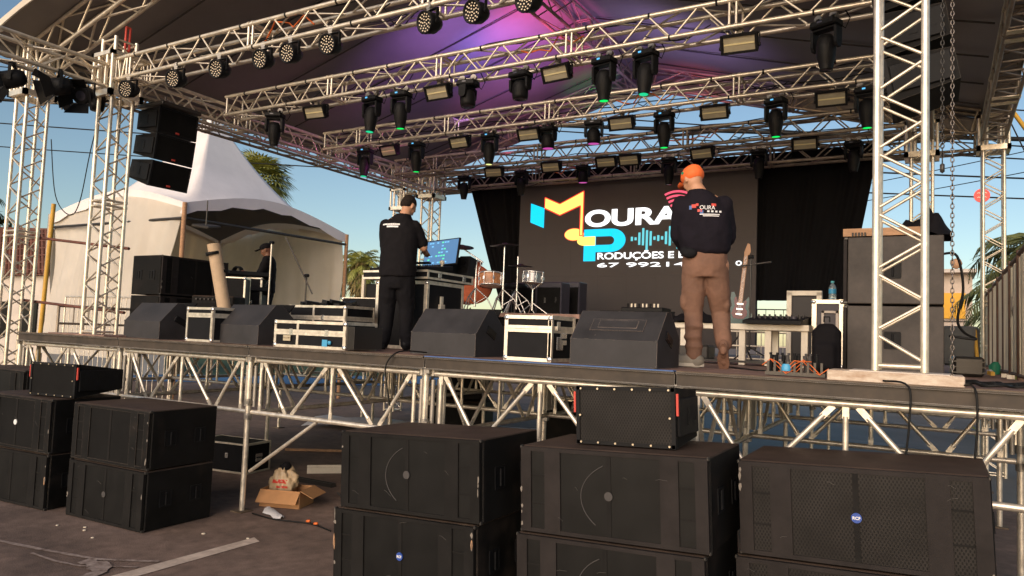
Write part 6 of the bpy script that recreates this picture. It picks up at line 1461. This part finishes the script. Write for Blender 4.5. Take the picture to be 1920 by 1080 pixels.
m_.add(vs, [tuple(2*i for i in range(n_+1)), tuple(2*i+1 for i in range(n_+1))[::-1]]+[(2*i, 2*i+1, 2*i+3, 2*i+2) for i in range(n_)], True); m_.build('brim', 'cap_orange', cp_)
m_ = MB(); m_.T = HB; m_.box((.045, -.093, .06), (.02, .008, .028), (0, 0, .45)); m_.build('cap_mark', 'glove', cp_)
m_ = MB(); m_.T = HB; m_.box((-.084, .0, .045), (.006, .022, .016)); m_.build('cap_badge', 'em_scr_g' if False else 'green_plastic', cp_)
def quads(L_):
    m_ = MB()
    for (x, z, w_, h_) in L_:
        k = max(1, int(w_/.012))
        for i in range(k): a = x-w_/2+w_*i/k; m_.add([(a, -.3, z-h_/2), (a+w_/k, -.3, z-h_/2), (a+w_/k, -.3, z+h_/2), (a, -.3, z+h_/2)], [(0, 1, 2, 3)])
    return m_
stick_on(hd_, quads([(-.085, 1.165, .02, .03), (.0, 1.125, .025, .03)]), 'blue_strip', 'blue_print', hd_, (0, 1, 0))
stick_on(hd_, quads([(-.06, 1.175, .035, .028), (-.035, 1.185, .02, .02), (-.015, 1.14, .035, .02), (.09, 1.185, .035, .02)]), 'logo_red', 'red_print', hd_, (0, 1, 0))
m_ = back_text([('OURA', .042, .042, 1.15)], None); stick_on(hd_, m_, 'logo_white', 'back_text', hd_, (0, 1, 0))
stick_on(hd_, quads([(.05+.03*i, 1.135, .017, .014) for i in range(4)]+[(.06, 1.112, .15, .007), (.07, 1.100, .12, .006)]), 'logo_white', 'print_lines', hd_, (0, 1, 0))

# ---- technician in a cap at the left rear, in profile
m_ = quads([(-.01, .20, .15, .035), (.02, .15, .11, .02)]); stick_on(bg_, m_, 'logo_red', 'red_print', bg_, (0, 1, 0), .003)
t = thing('person', 'technician in a black cap and black clothes handling gear in front of the tent', 'person', (-9.36, 8.25, DZ+.004), (0, 0, R(130)))
m_ = MB(); HB = head(m_, (0, .05, 1.42), (0, 1, 0), .95, R(18)); limb(m_, [(0, -.01, 1.26), (0, .02, 1.35)], [.06, .056])
m_.rings([((0, 0, .74), .145, .10), ((0, 0, .9), .14, .095), ((0, .0, 1.1), .16, .1), ((0, 0, 1.2), .17, .095), ((0, 0, 1.27), .11, .08), ((0, 0, 1.31), .055, .055)], 18)
for s in (-1, 1):
    S_, E_, W2 = (s*.19, 0, 1.2), (s*.22, .10, .98), (s*.12, .32, 1.02); limb(m_, [S_, E_], [.052, .04]); limb(m_, [E_, W2], [.038, .027]); hand(m_, W2, (-s*.2, 1, .1), (1, 0, 0), .8)
    limb(m_, [(s*.09, 0, .76), (s*.1, .02, .42)], [.082, .054]); limb(m_, [(s*.1, .02, .42), (s*.1, -.02, .09)], [.05, .035])
remeshed('body', m_, .0095, 'skin_dark', t, 3)
m_ = MB(); m_.rings([((0, 0, .72), .17, .125), ((0, 0, .9), .165, .12), ((0, 0, 1.1), .185, .125), ((0, 0, 1.19), .195, .115), ((0, 0, 1.26), .14, .095), ((0, .0, 1.31), .07, .068)], 20)
for s in (-1, 1): limb(m_, [(s*.19, 0, 1.2), (s*.215, .08, 1.02)], [.075, .066])
remeshed('shirt', m_, .012, 'shirt_black', t, 4, 0.009, 0.8)
m_ = MB(); m_.rings([((0, 0, .64), .15, .11), ((0, 0, .8), .16, .115)], 18)
for s in (-1, 1): limb(m_, [(s*.085, 0, .7), (s*.1, .02, .42), (s*.1, -.02, .08)], [.1, .08, .066])
remeshed('trousers', m_, .012, 'trouser_black', t, 4); shoe('shoe', t, (-.1, 0, .085), (0, 1, 0), 'black_plastic', 'black_plastic'); shoe('shoe', t, (.1, 0, .085), (0, 1, 0), 'black_plastic', 'black_plastic')
m_ = MB(); m_.T = HB; ball(m_, (0, -.004, .036), .083, .102, .07); c_ = remeshed('cap', m_, .008, 'shirt_black', t, 3); m_ = MB(); m_.T = HB; m_.box((0, .13, .02), (.12, .09, .008), (R(-8), 0, 0), bev=.003); m_.build('brim', 'shirt_black', c_)
o = thing('held_cable_coil', 'dark coil of cable in the hands of the technician in the cap', 'cable', (-9.72, 7.95, DZ+1.02)); m_ = MB()
for k in range(4): m_.path([(.10*math.cos(a), .02*k-.03, .10*math.sin(a)) for a in [i*.45 for i in range(15)]], .012, 6)
m_.build('coil', 'black_cable', o)
t = thing('hanging_lamp', 'flat square work lamp hanging at the near corner of the tent', 'lamp', (-12.1, 9.1, 3.55)); MB().box((0, 0, 0), (.5, .3, .06), (R(10), R(8), 0), bev=.02).build('housing', 'metal_dark', t); MB().tube((0, 0, 0), (0, 0, .5), .012).build('hanger', 'metal_dark', t)

# ------------------------------------------------------------------ scale the laid out scene to real size
for o in bpy.data.objects:
    if o.parent is None and o.type in ('MESH', 'EMPTY'):
        o.location = o.location*SC; o.scale = o.scale*SC
    elif o.type == 'LIGHT' and o is not sun:
        o.location = o.location*SC; o.data.energy *= SC*SC; o.data.shadow_soft_size *= SC
